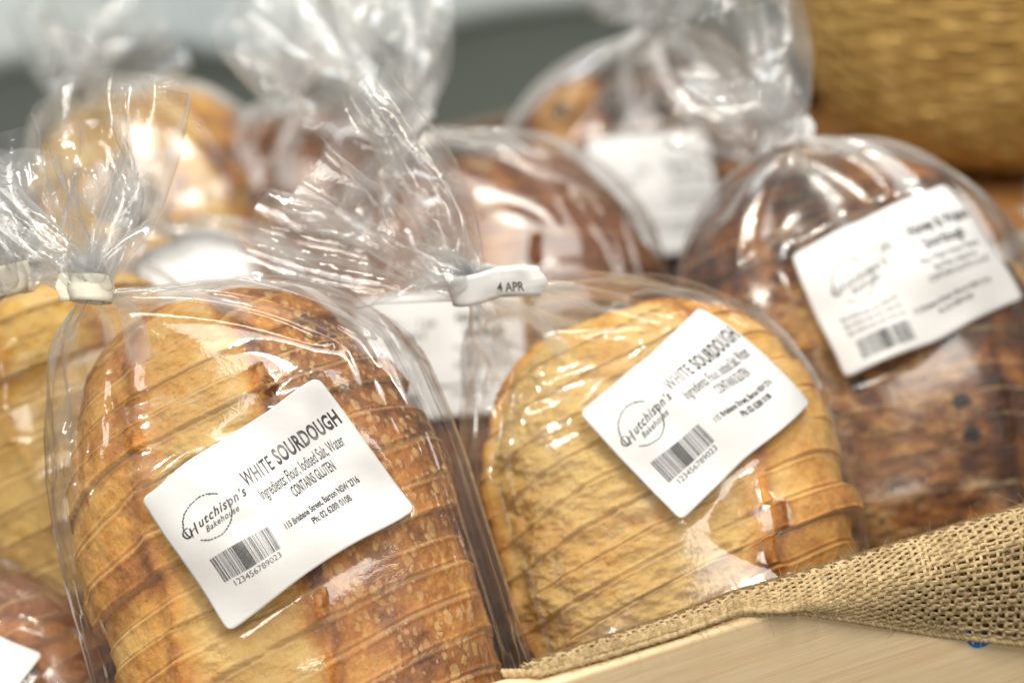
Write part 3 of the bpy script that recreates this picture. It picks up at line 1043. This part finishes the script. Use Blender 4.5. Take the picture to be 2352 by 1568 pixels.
def print_white(lb, paper):
    it = [fit2d('WHITE', 0.0076, -0.0062, 0.0062, 0.0102, 0.00008, 1.1),
          fit2d('SOURDOUGH', 0.0080, 0.0080, 0.0355, 0.0102, 0.00024, 1.08),
          fit2d('Ingredients: Flour, Iodised Salt, Water', 0.0062, -0.0037, 0.0320, 0.0034, 0.00003),
          fit2d('CONTAINS GLUTEN', 0.0058, 0.0062, 0.0240, -0.0022, 0.00006),
          fit2d('115 Brisbane Street, Barton NSW 2716', 0.0036, -0.0026, 0.0280, -0.0103, 0.00010),
          fit2d('Ph: 02 6288 0108', 0.0036, 0.0062, 0.0215, -0.0146, 0.00012)]
    v, f = merge2d(it)
    lb.print2d('lettering', v, f, paper, M_INK)
    v, f = logo2d(-0.0228, 0.0078, 0.98)
    lb.print2d('logo', v, f, paper, M_INKS)
    v, f = barcode2d(-0.0185, -0.0105, 0.0225, 0.0095)
    v2, f2 = fit2d('123456789023', 0.0030, -0.0270, -0.0085, -0.0181, 0.0)
    v, f = merge2d([(v, f), (v2, f2)])
    lb.print2d('barcode', v, f, paper, M_INKS)


def print_honey(lb, paper, first='1 pkt.', t1='Honey & Walnut', t2='Sourdough', logo=True):
    it = [text2d(first, 0.0064, -0.008, 0.0125, 0.6, 0, 0.00001),
          text2d(t1, 0.0068, 0.0085, 0.0130, 0.62, 0, 0.00022),
          text2d(t2, 0.0066, 0.0115, 0.0062, 0.62, 0, 0.00018)]
    rows = ['Flour, Water, Honey, Walnuts,', 'Rye Flour, Iodised Salt', 'CONTAINS GLUTEN & NUTS']
    for k, r in enumerate(rows):
        it.append(text2d(r, 0.0036, 0.0200, 0.0010 - 0.0040 * k, 0.58, 0, 0.00003, 'CENTER'))
    it.append(text2d('115 Brisbane Street, Barton NSW 2716', 0.0032, 0.0120, -0.0155, 0.66, 0, 0.00006, 'CENTER'))
    it.append(text2d('Ph: 02 6288 0108', 0.0032, 0.0120, -0.0195, 0.66, 0, 0.00006, 'CENTER'))
    for k in range(3):
        it.append(text2d('Best before see tape, keep dry', 0.0033, -0.0320, -0.0070 - 0.0034 * k, 0.60, 0, 0.0))
    v, f = merge2d(it)
    lb.print2d('lettering', v, f, paper, M_INK)
    if logo:
        v, f = logo2d(-0.0205, 0.0075, 1.0)
        lb.print2d('logo', v, f, paper, M_INK)
    v, f = barcode2d(-0.0195, -0.0205, 0.022, 0.0085, 9)
    lb.print2d('barcode', v, f, paper, M_INKS)


# ------------------------------------------------------------------ tape round a neck
def tape(lf, nk, tdir, lat, dep, mat, parent, r=0.0065, hgt=0.008, tab=None, text=None):
    """a strip of bag tape pinched round the neck with its two ends stuck together as a tab"""
    n = 40
    th = np.linspace(0, 2 * math.pi, n, endpoint=False)
    tabdir = np.asarray(tab[0], float) if tab else lat
    tabdir = tabdir / np.linalg.norm(tabdir)
    tabdir = lf.R.T @ (tabdir[0] * RGT + tabdir[1] * UPV + tabdir[2] * -FWD)
    e1 = tabdir
    ax = tdir - (tdir @ e1) * e1; ax /= np.linalg.norm(ax)
    e2 = np.cross(ax, e1)
    ln = tab[1] if tab else 0.0
    # closed path: tear drop that runs out into the flat tab
    path = []
    for a in np.linspace(math.radians(28), math.radians(332), 30):
        path.append((math.cos(a) * r, math.sin(a) * r))
    path = [(ln, 0.0004), (ln * 0.7, 0.0005), (ln * 0.4, 0.0005), (r * 1.25, 0.0012)] + path + [(r * 1.25, -0.0012), (ln * 0.4, -0.0005), (ln * 0.7, -0.0005), (ln, -0.0004)]
    path = np.array(path)
    V = []
    nh = 7
    for j in range(nh):
        h = (j / (nh - 1) - 0.5) * hgt
        bulge = 1 + 0.06 * math.cos(math.pi * (j / (nh - 1) - 0.5) * 2)
        for (x, y) in path:
            V.append(nk + e1 * x * bulge + e2 * (y + 0.0012 * math.sin(x * 120)) + ax * (h + 0.0006 * math.sin(x * 90)))
    o = mesh_obj('tape', np.array(V), grid_faces(nh, len(path)), mat, parent)
    md = o.modifiers.new('thickness', 'SOLIDIFY'); md.thickness = 0.00025
    if text:
        v, f = text2d(text, hgt * 0.42, 0, 0, 0.8, 0, 0.0001)
        # runs along the tab, on the side that faces the viewer
        side = e2 if (lf.R @ e2) @ (-FWD) > 0 else -e2
        up = np.cross(side, e1)
        sgn = 1 if (lf.R @ up) @ UPV > 0 else -1
        x0 = r * 1.2
        pts = nk + (x0 + v[:, :1]) * e1 + (v[:, 1:2] - hgt * 0.2) * up * sgn + side * 0.0024
        mesh_obj('lettering', pts, f, M_INKS, o)
    return o


# ------------------------------------------------------------------ the loaves
def bagged(label, seed, top, bot, W, T, mat, bread_kw, neck, tuft, step, res, roll=0.0, L=0.24, p=3.2, film=None, lbl=None, prn=None,
           tape_kw=None, group='bagged sourdough loaves packed in the crate', **bag_kw):
    lf = Loaf(P(*top), P(*bot), W, T, roll, L, p)
    root = empty('bagged_loaf', lf.m4)
    tag(root, label, 'bread', group)
    lb = Label(lf, **lbl) if lbl else None
    build_bread(lf, mat, seed, res[0], res[1], root, label=lb, **bread_kw)
    bag, nk, tdir, lat, dep = build_bag(lf, seed, step, neck, tuft, root, film or M_FILM, label=lb, **bag_kw)
    if lb:
        big = step < 0.0025
        pp = lb.paper(root, M_PAPER, *((90, 70) if big else (44, 34)))
        if prn:
            prn(lb, pp)
    if tape_kw is not None:
        tape(lf, nk, tdir, lat, dep, parent=root, **tape_kw)
    return root, lf


Q = 1.0   # mesh fineness

# front left, the sharpest
bagged('crisp blistered white sourdough at front left, sharp white label across it, cream neck tape', 11,
       (430, 628, 0.872), (728, 1640, 0.848), 0.140, 0.105, M_WHITE,
       dict(band=(-0.42, 0.12), ear=0.0052, toast=(0.52, 0.17, 0.14), blister=1.0, zone_t=0.20, tilt=-0.05, stilt=(-0.22, 0.14), groove_d=0.00015),
       (213, 664, 0.862), [(192, 570, 0.862, 85, 0.012), (160, 450, 0.864, 160, 0.018), (130, 340, 0.866, 205, 0.020), (108, 262, 0.868, 225, 0.020)],
       0.0016, (620, 620), roll=0.0, p=2.9, perim=0.43, sidegap=(0.006, 0.012),
       lbl=dict(cpx=(632, 1152), updir=(427, -283), wave=0.0030, seed=3), prn=print_white,
       tape_kw=dict(mat=M_TAPE_C, r=0.0075, hgt=0.0095, tab=((-1.0, 0.0, 0.45), 0.013)))

# front right of centre
bagged('pale golden white sourdough right of front centre, label over its shoulder, dated neck tape', 23,
       (1366, 655, 0.934), (1640, 1560, 0.886), 0.137, 0.100, M_WHITE,
       dict(band=(-0.85, 0.42), ear=0.0055, step=0.0025, toast=(0.42, 0.13, 0.10), blister=0.35, rough=1.25, tilt=-0.15, slice_w=0.0135, stilt=(-0.22, 0.0), groove_d=0.0013),
       (1085, 655, 0.910), [(990, 580, 0.910, 75, 0.012), (880, 500, 0.91, 150, 0.019), (770, 425, 0.91, 215, 0.024), (700, 375, 0.908, 245, 0.024)],
       0.0017, (560, 560), perim=0.42, p=2.6, L=0.162, sidegap=(0.008, 0.004),
       lbl=dict(cpx=(1608, 934), updir=(300, -250), wave=0.0022, seed=8, w_=0.073, h=0.054), prn=print_white,
       tape_kw=dict(mat=M_TAPE_W, r=0.0085, hgt=0.0118, tab=((1.0, 0.04, 0.25), 0.0275), text='4 APR'))

# right, the fruit loaf
bagged('dark fruit loaf at right in a hazy bag, large honey sourdough label near the basket', 37,
       (1865, 345, 1.01), (2085, 1290, 0.99), 0.144, 0.115, M_FRUIT,
       dict(band=(-0.5, 0.5), ear=0.005, toast=(0.50, 0.42, 0.1), blister=0.2, rough=2.6, tilt=-0.1, slice_w=0.014),
       (1800, 310, 1.03), [(1765, 235, 1.03, 70, 0.012), (1705, 165, 1.035, 130, 0.018), (1640, 115, 1.04, 165, 0.02), (1560, 80, 1.04, 175, 0.02)],
       0.0026, (420, 420), perim=0.46, sidegap=(0.006, 0.008), film=M_FILM_B,
       lbl=dict(cpx=(2075, 637), updir=(400, -175), wave=0.0016, seed=5, w_=0.080, h=0.057, off=0.0085), prn=print_honey,
       tape_kw=dict(mat=M_TAPE_W, r=0.0065, hgt=0.010, tab=((0.9, 0.2, 0.2), 0.013)))

# far left, behind the first
bagged('pale golden loaf at the left edge leaning behind the crisp front left loaf', 41,
       (60, 650, 0.965), (420, 1560, 0.975), 0.124, 0.10, M_GOLD,
       dict(band=(-0.3, 0.3), ear=0.004, toast=(0.26, 0.10, 0.2), blister=0.4),
       (15, 645, 0.905), [(-10, 560, 0.905, 70, 0.012), (-50, 450, 0.905, 140, 0.018), (-90, 360, 0.905, 170, 0.02)],
       0.0028, (360, 360), perim=0.41, film=M_FILM_B,
       tape_kw=dict(mat=M_TAPE_C, r=0.007, hgt=0.011, tab=((1.0, 0.2, 0.3), 0.010)))

# centre, behind the tuft
bagged('red brown sliced loaf behind the front centre bag, its greyed label showing through the film', 53,
       (1090, 320, 1.075), (1200, 1150, 1.06), 0.150, 0.10, M_BROWN,
       dict(band=(-0.2, 0.2), ear=0.003, toast=(0.55, 0.35, 0.1), blister=0.3, slice_w=0.014),
       (950, 285, 1.09), [(905, 200, 1.09, 75, 0.012), (835, 90, 1.095, 150, 0.018), (770, -20, 1.10, 180, 0.02), (740, -90, 1.10, 185, 0.02)],
       0.0028, (380, 380), perim=0.45, film=M_FILM_B,
       lbl=dict(cpx=(1010, 815), updir=(300, -30), wave=0.001, seed=15), prn=print_honey,
       tape_kw=dict(mat=M_TAPE_W, r=0.007, hgt=0.010, tab=((0.5, 0.6, 0.2), 0.010)))

# behind the first tuft: label folded over its top
bagged('brown loaf half hidden behind the front left bag, white label bent over its top end', 67,
       (400, 545, 1.055), (640, 1350, 1.06), 0.125, 0.10, M_BROWN,
       dict(band=(-0.3, 0.3), ear=0.003, toast=(0.40, 0.25, 0.1), blister=0.4),
       (300, 500, 1.07), [(285, 430, 1.07, 50, 0.010), (275, 360, 1.075, 95, 0.014)],
       0.0032, (300, 300), perim=0.40, film=M_FILM_B,
       lbl=dict(cpx=(430, 590), updir=(300, 60), wave=0.0012, seed=25, w_=0.062, h=0.045),
       tape_kw=dict(mat=M_TAPE_W, r=0.006, hgt=0.009, tab=((0.5, 0.6, 0.2), 0.008)))

# back left
bagged('golden loaf at back left with a pale floury ridge down its side', 71,
       (290, 190, 1.20), (470, 900, 1.20), 0.130, 0.10, M_GOLD,
       dict(band=(0.26, 0.44), ear=0.006, toast=(0.56, -0.35, 0.0), blister=0.2),
       (175, 195, 1.20), [(190, 120, 1.20, 60, 0.012), (225, 40, 1.20, 120, 0.018), (240, -50, 1.20, 160, 0.02)],
       0.0034, (280, 280), perim=0.42, film=M_FILM_B,
       tape_kw=dict(mat=M_TAPE_W, r=0.006, hgt=0.009, tab=((0.5, 0.6, 0.2), 0.008)))

# back right
bagged('blurred fruit loaf at back, left of the basket, with a pale creased label', 83,
       (1400, 140, 1.24), (1560, 800, 1.24), 0.150, 0.10, M_FRUIT,
       dict(band=(-0.65, -0.1), ear=0.003, toast=(0.62, 0.05, 0.0), blister=0.2),
       (1500, 40, 1.25), [(1500, -10, 1.25, 50, 0.012), (1500, -70, 1.25, 110, 0.018), (1500, -130, 1.25, 140, 0.02)],
       0.0034, (280, 280), perim=0.46, film=M_FILM_B,
       lbl=dict(cpx=(1495, 450), updir=(220, -20), wave=0.0015, seed=29, w_=0.064, h=0.062), prn=print_honey,
       tape_kw=dict(mat=M_TAPE_W, r=0.006, hgt=0.009, tab=((0.5, 0.6, 0.2), 0.008)))

# centre left, far back
bagged('small dark loaf far back between two tall bag necks, only its top visible', 97,
       (640, 250, 1.22), (760, 900, 1.22), 0.110, 0.09, M_BROWN,
       dict(band=(-0.3, 0.3), ear=0.003, toast=(0.5, 0.3, 0.0), blister=0.2),
       (700, 190, 1.22), [(700, 120, 1.22, 50, 0.012), (690, 40, 1.22, 110, 0.018), (670, -40, 1.22, 140, 0.02)],
       0.0034, (240, 240), perim=0.36, film=M_FILM_B,
       tape_kw=dict(mat=M_TAPE_W, r=0.006, hgt=0.009, tab=((0.5, 0.6, 0.2), 0.008)))

# bottom left corner
bagged('dark brown loaf low in the bottom left corner with a corner of white label showing', 101,
       (-400, 1370, 0.935), (190, 1920, 0.89), 0.120, 0.09, M_BROWN,
       dict(band=(-0.3, 0.3), ear=0.003, toast=(0.5, 0.35, 0.0), blister=0.4),
       (-450, 1310, 0.935), [(-490, 1240, 0.935, 60, 0.012), (-530, 1160, 0.935, 110, 0.018)],
       0.0030, (300, 300), perim=0.38, film=M_FILM_B,
       lbl=dict(cpx=(-95, 1520), updir=(300, 130), wave=0.001, seed=33, w_=0.055, h=0.030), prn=None,
       tape_kw=dict(mat=M_TAPE_W, r=0.006, hgt=0.009, tab=((0.5, 0.6, 0.2), 0.008)))

# right edge behind the fruit loaf
bagged('golden loaf at the right edge behind the fruit loaf, under the basket', 113,
       (2440, 560, 1.13), (2560, 1250, 1.12), 0.120, 0.09, M_GOLD,
       dict(band=(-0.3, 0.3), ear=0.003, toast=(0.4, 0.2, 0.0), blister=0.4),
       (2440, 500, 1.13), [(2450, 450, 1.13, 50, 0.012), (2460, 390, 1.13, 90, 0.016)],
       0.0034, (240, 240), perim=0.38, film=M_FILM_B,
       tape_kw=dict(mat=M_TAPE_W, r=0.006, hgt=0.009, tab=((0.5, 0.6, 0.2), 0.008)))


# ------------------------------------------------------------------ boxes with bevels
def bevel_box(name, size, mat, parent, loc=(0, 0, 0), rot=0.0, bev=0.0015):
    import bmesh
    bm = bmesh.new()
    bmesh.ops.create_cube(bm, size=1.0)
    bmesh.ops.scale(bm, vec=size, verts=bm.verts)
    bmesh.ops.bevel(bm, geom=list(bm.edges), offset=bev, segments=3, affect='EDGES', profile=0.6)
    me = bpy.data.meshes.new(name)
    bm.to_mesh(me); bm.free()
    me.materials.append(mat)
    for p in me.polygons:
        p.use_smooth = True
    o = bpy.data.objects.new(name, me)
    sc.collection.objects.link(o)
    o.location = loc
    o.rotation_euler = (0, 0, rot)
    if parent is not None:
        o.parent = parent
    return o


# ------------------------------------------------------------------ crate
PHI = math.radians(21)
E0 = P(1500, 1496, 0.836)                      # a point of the front board's outer top edge
DX = np.array([math.cos(PHI), math.sin(PHI), 0])
DY = np.array([-math.sin(PHI), math.cos(PHI), 0])
FLOOR = 0.012
crate = empty('wooden_crate', loc=(E0[0], E0[1], 0.0))
crate.rotation_euler = (0, 0, PHI)
tag(crate, 'pale pine crate whose front board shows at bottom right under the burlap', 'crate')
TB = 0.013
Htop = E0[2]
CX0, CX1, CY1 = -0.42, 0.50, 0.62
bevel_box('front_board', (CX1 - CX0, TB, Htop - 0.001), M_WOOD, crate, ((CX0 + CX1) / 2, TB / 2, (Htop + 0.001) / 2), 0, 0.0022)
bevel_box('back_board', (CX1 - CX0, TB, 0.13), M_WOOD_SHADE, crate, ((CX0 + CX1) / 2, CY1, 0.066), 0)
bevel_box('side_board', (TB, CY1 - TB - 0.01, 0.10), M_WOOD_SHADE, crate, (CX0 + TB, CY1 / 2 + 0.002, 0.052), 0)
bevel_box('side_board', (TB, CY1 - TB - 0.01, 0.16), M_WOOD_SHADE, crate, (CX1 - TB, CY1 / 2 + 0.002, 0.082), 0)
bevel_box('bottom_board', (CX1 - CX0 - 0.03, CY1 - 0.03, 0.008), M_WOOD_SHADE, crate, ((CX0 + CX1) / 2, CY1 / 2, 0.006), 0)

# blue printed mark on the board, half under the cloth
def crate_sticker():
    p = P(2256, 1466, 0.90)
    # put it on the front face plane
    n = -DY
    d = P(2256, 1462, 1.0) - CAM
    t = ((E0 - CAM) @ n) / (d @ n)
    c = CAM + t * d
    r = 0.0072
    th = np.linspace(0, 2 * math.pi, 40, endpoint=False)
    loc = np.array([(c - np.array([E0[0], E0[1], 0])) @ DX, 0, c[2]])
    V = [[loc[0], -0.0004, loc[2]]] + [[loc[0] + r * math.cos(a), -0.0004, loc[2] + 0.003 + r * math.sin(a)] for a in th]
    f = [(0, 1 + k, 1 + (k + 1) % 40) for k in range(40)]
    o = mesh_obj('printed_mark', V, f, mat_plain('blue_print', (0.04, 0.20, 0.55), 0.5), crate, False)
    pieces = []
    for k in range(5):
        x0 = -0.005 + k * 0.0024
        pieces.append(stroke2d([(x0, 0.002), (x0 + 0.0006, -0.0006), (x0 + 0.0012, 0.0018)], 0.0005))
    v, f = merge2d(pieces)
    V = np.stack([loc[0] + v[:, 0], np.full(len(v), -0.0007), loc[2] - 0.0006 + v[:, 1]], -1)
    mesh_obj('lettering', V, f, M_PAPER, o, False)


crate_sticker()

# table under everything
tb = bevel_box('table', (3.2, 2.6, 0.04), mat_plain('dark_table', (0.05, 0.055, 0.045), 0.6), None, (0.1, 1.25, -0.0205))
tag(tb, 'dark table top under the crate and the basket', 'table', kind='structure')


# ------------------------------------------------------------------ burlap
def burlap():
    rs = np.random.RandomState(5)
    # outline: photo points of the fold's crest and of its hem, with depths
    xs = np.array([1235, 1400, 1560, 1700, 1850, 2000, 2150, 2300, 2460, 2900.])
    top = np.array([1532, 1478, 1425, 1372, 1328, 1282, 1238, 1190, 1140, 1010.])
    bot = np.array([1545, 1500, 1452, 1405, 1404, 1428, 1452, 1470, 1486, 1420.])

    def on_plane(px, py, p0, n):
        d = P(px, py, 1.0) - CAM
        return CAM + d * (((p0 - CAM) @ n) / (d @ n))[..., None]

    def S(s, t):
        """s along the board, t 0 hem .. 1 crest over the inner rim .. falls inside the crate"""
        s, t = np.broadcast_arrays(np.asarray(s, float), np.asarray(t, float))
        px = 1235 + s * (2860 - 1235)
        yt, yb = np.interp(px, xs, top), np.interp(px, xs, bot)
        crest = on_plane(px, yt, E0 + DY * TB * 0.75, DY)
        face = on_plane(px, yb, E0 - DY * 0.002, DY)
        rim = on_plane(px, yb, E0 + np.array([0, 0, 0.0015]), np.array([0, 0, 1.0]))
        over = smooth(-0.002, 0.002, (Htop - face[..., 2]))[..., None]
        hem = rim * (1 - over) + face * over
        ctrl = hem.copy()
        drop = np.clip(crest[..., 2] - hem[..., 2], 0, 1)
        ctrl[..., 2] = crest[..., 2] + 0.10 * drop
        ctrl = ctrl - DY * (0.004 + 0.22 * drop)[..., None]
        tc = np.clip(t, -0.05, 1)[..., None]
        q = hem * (1 - tc) ** 2 + ctrl * 2 * tc * (1 - tc) + crest * tc ** 2
        ov = np.clip(t - 1, 0, 1)[..., None]
        q = q + DY * 0.13 * ov + np.array([0, 0, -0.9]) * ov ** 2
        nz = fbm(np.stack([s * 12, t * 2.0, s * 0], -1), 77, 3)
        dr = np.clip(drop / 0.03, 0.15, 1)
        q = q + (0.0035 * nz * dr)[..., None] * (-DY + np.array([0, 0, 0.5]))
        return q

    n_warp, n_weft = 100, 34
    V, Fc, cnt = [], [], 0
    rad = 0.00074

    tones = []

    def tube(pts, r, nor, seg=6, flat=0.55):
        nonlocal cnt
        pts = np.asarray(pts)
        tg = np.gradient(pts, axis=0); tg /= np.linalg.norm(tg, axis=1)[:, None] + 1e-12
        n = nor - (nor * tg).sum(1)[:, None] * tg; n /= np.linalg.norm(n, axis=1)[:, None] + 1e-12
        b = np.cross(tg, n)
        a = np.linspace(0, 2 * math.pi, seg, endpoint=False)
        r = np.broadcast_to(np.asarray(r), (len(pts),))
        ring = pts[:, None] + n[:, None] * (np.sin(a) * flat)[None, :, None] * r[:, None, None] + b[:, None] * np.cos(a)[None, :, None] * r[:, None, None]
        V.append(ring.reshape(-1, 3))
        Fc.append(grid_faces(len(pts), seg, True) + cnt)
        cnt += len(pts) * seg
        tn_ = np.clip(rs.normal(0.5, 0.22) + 0.5 * (vnoise(pts * 260, 5) - 0.5), 0, 1)
        tones.append(np.repeat(tn_, seg))

    def nrm(s, t):
        e = 1e-3
        a = S(s + e, t) - S(s - e, t); b = S(s, t + e) - S(s, t - e)
        n = np.cross(a, b); n /= np.linalg.norm(n, axis=-1)[..., None] + 1e-12
        flip = np.sign((n * -FWD).sum(-1))[..., None]
        flip[flip == 0] = 1
        # keep the outward side consistent
        return n * flip

    tmax = 1.12
    # rows of weft evenly spaced along the cloth, measured where the fold is deepest
    tm = np.linspace(0, tmax, 200)
    ln_ = np.concatenate([[0], np.cumsum(np.linalg.norm(np.diff(S(0.55 + 0 * tm, tm), axis=0), axis=1))])
    even = lambda v: np.interp(v / tmax * ln_[-1], ln_, tm)
    for i in range(n_warp):
        s0 = (i + 0.5) / n_warp + rs.normal(0, 0.0013)
        v = np.linspace(-0.01, tmax, n_weft * 4)
        t = even(v)
        s = s0 + 0.0025 * (vnoise(np.stack([t * 5, t * 0 + i * 1.3, t * 0], -1), 9) - 0.5)
        ph = np.cos(v / tmax * n_weft * math.pi + i * math.pi)
        p = S(s, t) ; n = nrm(s, t)
        rr = rad * (0.8 + 0.5 * vnoise(np.stack([t * 14, t * 0 + i, t * 0], -1), 4)) * rs.uniform(0.8, 1.2)
        tube(p + n * (ph * 0.00055)[:, None], rr, n)
    for j in range(n_weft):
        t0 = even((j + 0.5) / n_weft * tmax) + rs.normal(0, 0.004)
        s = np.linspace(-0.01, 1.01, n_warp * 4)
        t = t0 + 0.02 * (vnoise(np.stack([s * 12, s * 0 + j * 1.3, s * 0], -1), 19) - 0.5)
        ph = np.cos(s * n_warp * math.pi + (j + 1) * math.pi)
        p = S(s, t); n = nrm(s, t)
        rr = rad * 1.05 * (0.8 + 0.5 * vnoise(np.stack([s * 50, s * 0 + j, s * 0], -1), 14)) * rs.uniform(0.85, 1.2)
        tube(p + n * (ph * 0.00055)[:, None], rr, n)
    # hem: a thicker twisted edge
    s = np.linspace(-0.05, 1.0, 700)
    for k in range(2):
        t = s * 0 - 0.004
        n = nrm(s, t + 0.02)
        p = S(s, t)
        a = s * 520 + k * math.pi
        p = p + n * (0.0006 * np.sin(a))[:, None] + np.array([0, 0, 1.0]) * (0.0007 * np.cos(a))[:, None]
        tube(p, 0.0009, n, 6, 1.0)
    vv = np.concatenate(V); ff = np.concatenate(Fc)
    tq = np.concatenate(tones)
    o = mesh_obj('burlap_cloth', vv, ff, M_JUTE, attrs={'tone': np.stack([tq, tq, tq, tq * 0 + 1], -1)})
    tag(o, 'brown burlap cloth folded over the crate board at bottom right', 'cloth')
    # second layer of the folded cloth, coloured dark as shade behind the open weave
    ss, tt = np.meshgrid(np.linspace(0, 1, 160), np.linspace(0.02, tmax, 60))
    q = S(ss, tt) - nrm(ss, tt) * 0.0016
    mesh_obj('under_layer', q, grid_faces(60, 160), M_JUTE_GAP, o)
    # stray fibres
    V, Fc, cnt = [], [], 0
    tones.clear()
    for k in range(4500):
        s0, t0 = rs.rand(), rs.rand() ** 0.7 * 1.12
        p0 = S(np.array([s0]), np.array([t0]))[0]; n0 = nrm(np.array([s0]), np.array([t0]))[0]
        ln = rs.gamma(2.0, 0.0011) + 0.0008
        d1 = n0 * rs.uniform(0.2, 1.0) + rs.normal(0, 0.7, 3); d1 /= np.linalg.norm(d1)
        d2 = rs.normal(0, 0.6, 3)
        u = np.linspace(0, 1, 6)[:, None]
        pts = p0 + n0 * 0.0006 + d1 * u * ln + d2 * u * u * ln * 0.6
        tube(pts, 0.00006, np.tile(n0, (6, 1)), 3, 1.0)
    tq = np.concatenate(tones)
    mesh_obj('loose_fibres', np.concatenate(V), np.concatenate(Fc), M_JUTE, o, attrs={'tone': np.stack([tq, tq, tq, tq * 0 + 1], -1)})


burlap()


# ------------------------------------------------------------------ basket
def basket():
    c = P(2350, 0, 1.42)
    base = P(2350, 440, 1.36)
    R0, H = 0.142, 0.26
    root = empty('woven_basket', loc=(c[0], c[1], base[2]))
    tag(root, 'round woven straw basket standing at the top right behind the bread', 'basket')
    rs = np.random.RandomState(3)
    V, Fc, cnt = [], [], 0
    rows = 42
    nst = 40
    n = nst * 8

    def radius(h):
        u = np.clip(h / H, 0, 1)
        return R0 * (0.80 + 0.36 * u ** 0.8) - 0.05 * np.exp(-u * 16)

    for j in range(rows):
        h0 = (j + 0.5) / rows * H
        for strand in range(2):
            a = np.linspace(0, 2 * math.pi, n, endpoint=False)
            h = h0 + (strand - 0.5) * 0.0030 + 0.0012 * (vnoise(np.stack([np.cos(a) * 6, np.sin(a) * 6, a * 0 + j + strand * 3.3], -1), 3) - 0.5)
            wob = 0.0034 * np.cos(a * nst / 2 + (j % 2) * math.pi)
            r = radius(h) + wob + 0.0015 * (vnoise(np.stack([np.cos(a) * 9, np.sin(a) * 9, a * 0 + j * 2 + strand], -1), 5) - 0.5)
            p = np.stack([r * np.cos(a), r * np.sin(a), h], -1)
            seg = 6
            b = np.linspace(0, 2 * math.pi, seg, endpoint=False)
            rr = 0.0024 * (0.75 + 0.5 * vnoise(np.stack([np.cos(a) * 20, np.sin(a) * 20, a * 0 + j * 5 + strand], -1), 6))
            er = np.stack([np.cos(a), np.sin(a), a * 0], -1)
            ring = p[:, None] + er[:, None] * (np.cos(b) * 0.6)[None, :, None] * rr[:, None, None] + np.array([0, 0, 1.0]) * np.sin(b)[None, :, None] * rr[:, None, None]
            V.append(ring.reshape(-1, 3))
            ii = np.arange(n)[:, None]; kk = np.arange(seg)[None]
            f = np.stack([ii * seg + kk, ((ii + 1) % n) * seg + kk, ((ii + 1) % n) * seg + (kk + 1) % seg, ii * seg + (kk + 1) % seg], -1).reshape(-1, 4)
            Fc.append(f + cnt); cnt += n * seg
    mesh_obj('weave', np.concatenate(V), np.concatenate(Fc), M_STRAW, root)
    V, Fc, cnt = [], [], 0
    for k in range(nst):
        a = 2 * math.pi * (k + 0.5) / nst
        h = np.linspace(0, H, 30)
        r = radius(h)
        p = np.stack([r * math.cos(a), r * math.sin(a), h], -1)
        b = np.linspace(0, 2 * math.pi, 6, endpoint=False)
        ring = p[:, None] + (np.stack([np.cos(a + 0 * b), np.sin(a + 0 * b), 0 * b], -1) * np.cos(b)[:, None] + np.stack([-np.sin(a + 0 * b), np.cos(a + 0 * b), 0 * b], -1) * np.sin(b)[:, None])[None] * 0.0018
        V.append(ring.reshape(-1, 3)); Fc.append(grid_faces(30, 6, True) + cnt); cnt += 180
    mesh_obj('stakes', np.concatenate(V), np.concatenate(Fc), M_STRAW, root)
    # inner lining wall and bottom so that it is closed
    a = np.linspace(0, 2 * math.pi, 64, endpoint=False)
    hs = np.linspace(0.001, H - 0.002, 20)
    A_, Hh = np.meshgrid(a, hs)
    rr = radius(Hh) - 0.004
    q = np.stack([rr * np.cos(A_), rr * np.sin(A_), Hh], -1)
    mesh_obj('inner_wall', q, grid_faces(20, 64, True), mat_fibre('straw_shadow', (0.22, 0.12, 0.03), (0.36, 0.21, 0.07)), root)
    th = np.linspace(0, 2 * math.pi, 64, endpoint=False)
    V = [[0, 0, 0.002]] + [[(radius(0.0)) * math.cos(x), (radius(0.0)) * math.sin(x), 0.002] for x in th]
    mesh_obj('bottom', V, [(0, 1 + k, 1 + (k + 1) % 64) for k in range(64)], M_STRAW, root, False)
    return base, root


bbase, broot = basket()
# the wooden box the basket stands on
bz = bbase[2]
shelf = bevel_box('wooden_box', (0.46, 0.30, bz - 0.002), mat_wood('box_wood', (0.36, 0.17, 0.05), (0.20, 0.085, 0.025)), None,
                  (broot.location.x + 0.03, broot.location.y + 0.01, (bz - 0.002) / 2), math.radians(4), 0.004)
tag(shelf, 'brown wooden box under the woven basket at the right edge', 'box')


# ------------------------------------------------------------------ backdrop: pale cloth hung behind, dark foot
def backdrop():
    xs = np.linspace(-1.3, 1.3, 260)
    zs = np.linspace(0.0, 1.1, 60)
    Xg, Zg = np.meshgrid(xs, zs)
    fold = 0.045 * np.sin(Xg * 9 + 1.2 * np.sin(Xg * 4)) + 0.02 * np.sin(Xg * 23 + 2)
    Y = 1.95 + fold * (0.4 + 0.6 * smooth(1.1, 0.0, Zg))
    o = mesh_obj('curtain', np.stack([Xg, Y, Zg], -1), grid_faces(60, 260), mat_plain('pale_blue_cloth', (0.78, 0.85, 0.85), 0.85, 12, 0.10, 0.1))
    tag(o, 'pale blue grey cloth hanging behind the loaves', 'curtain')
    md = o.modifiers.new('thickness', 'SOLIDIFY'); md.thickness = 0.002


backdrop()
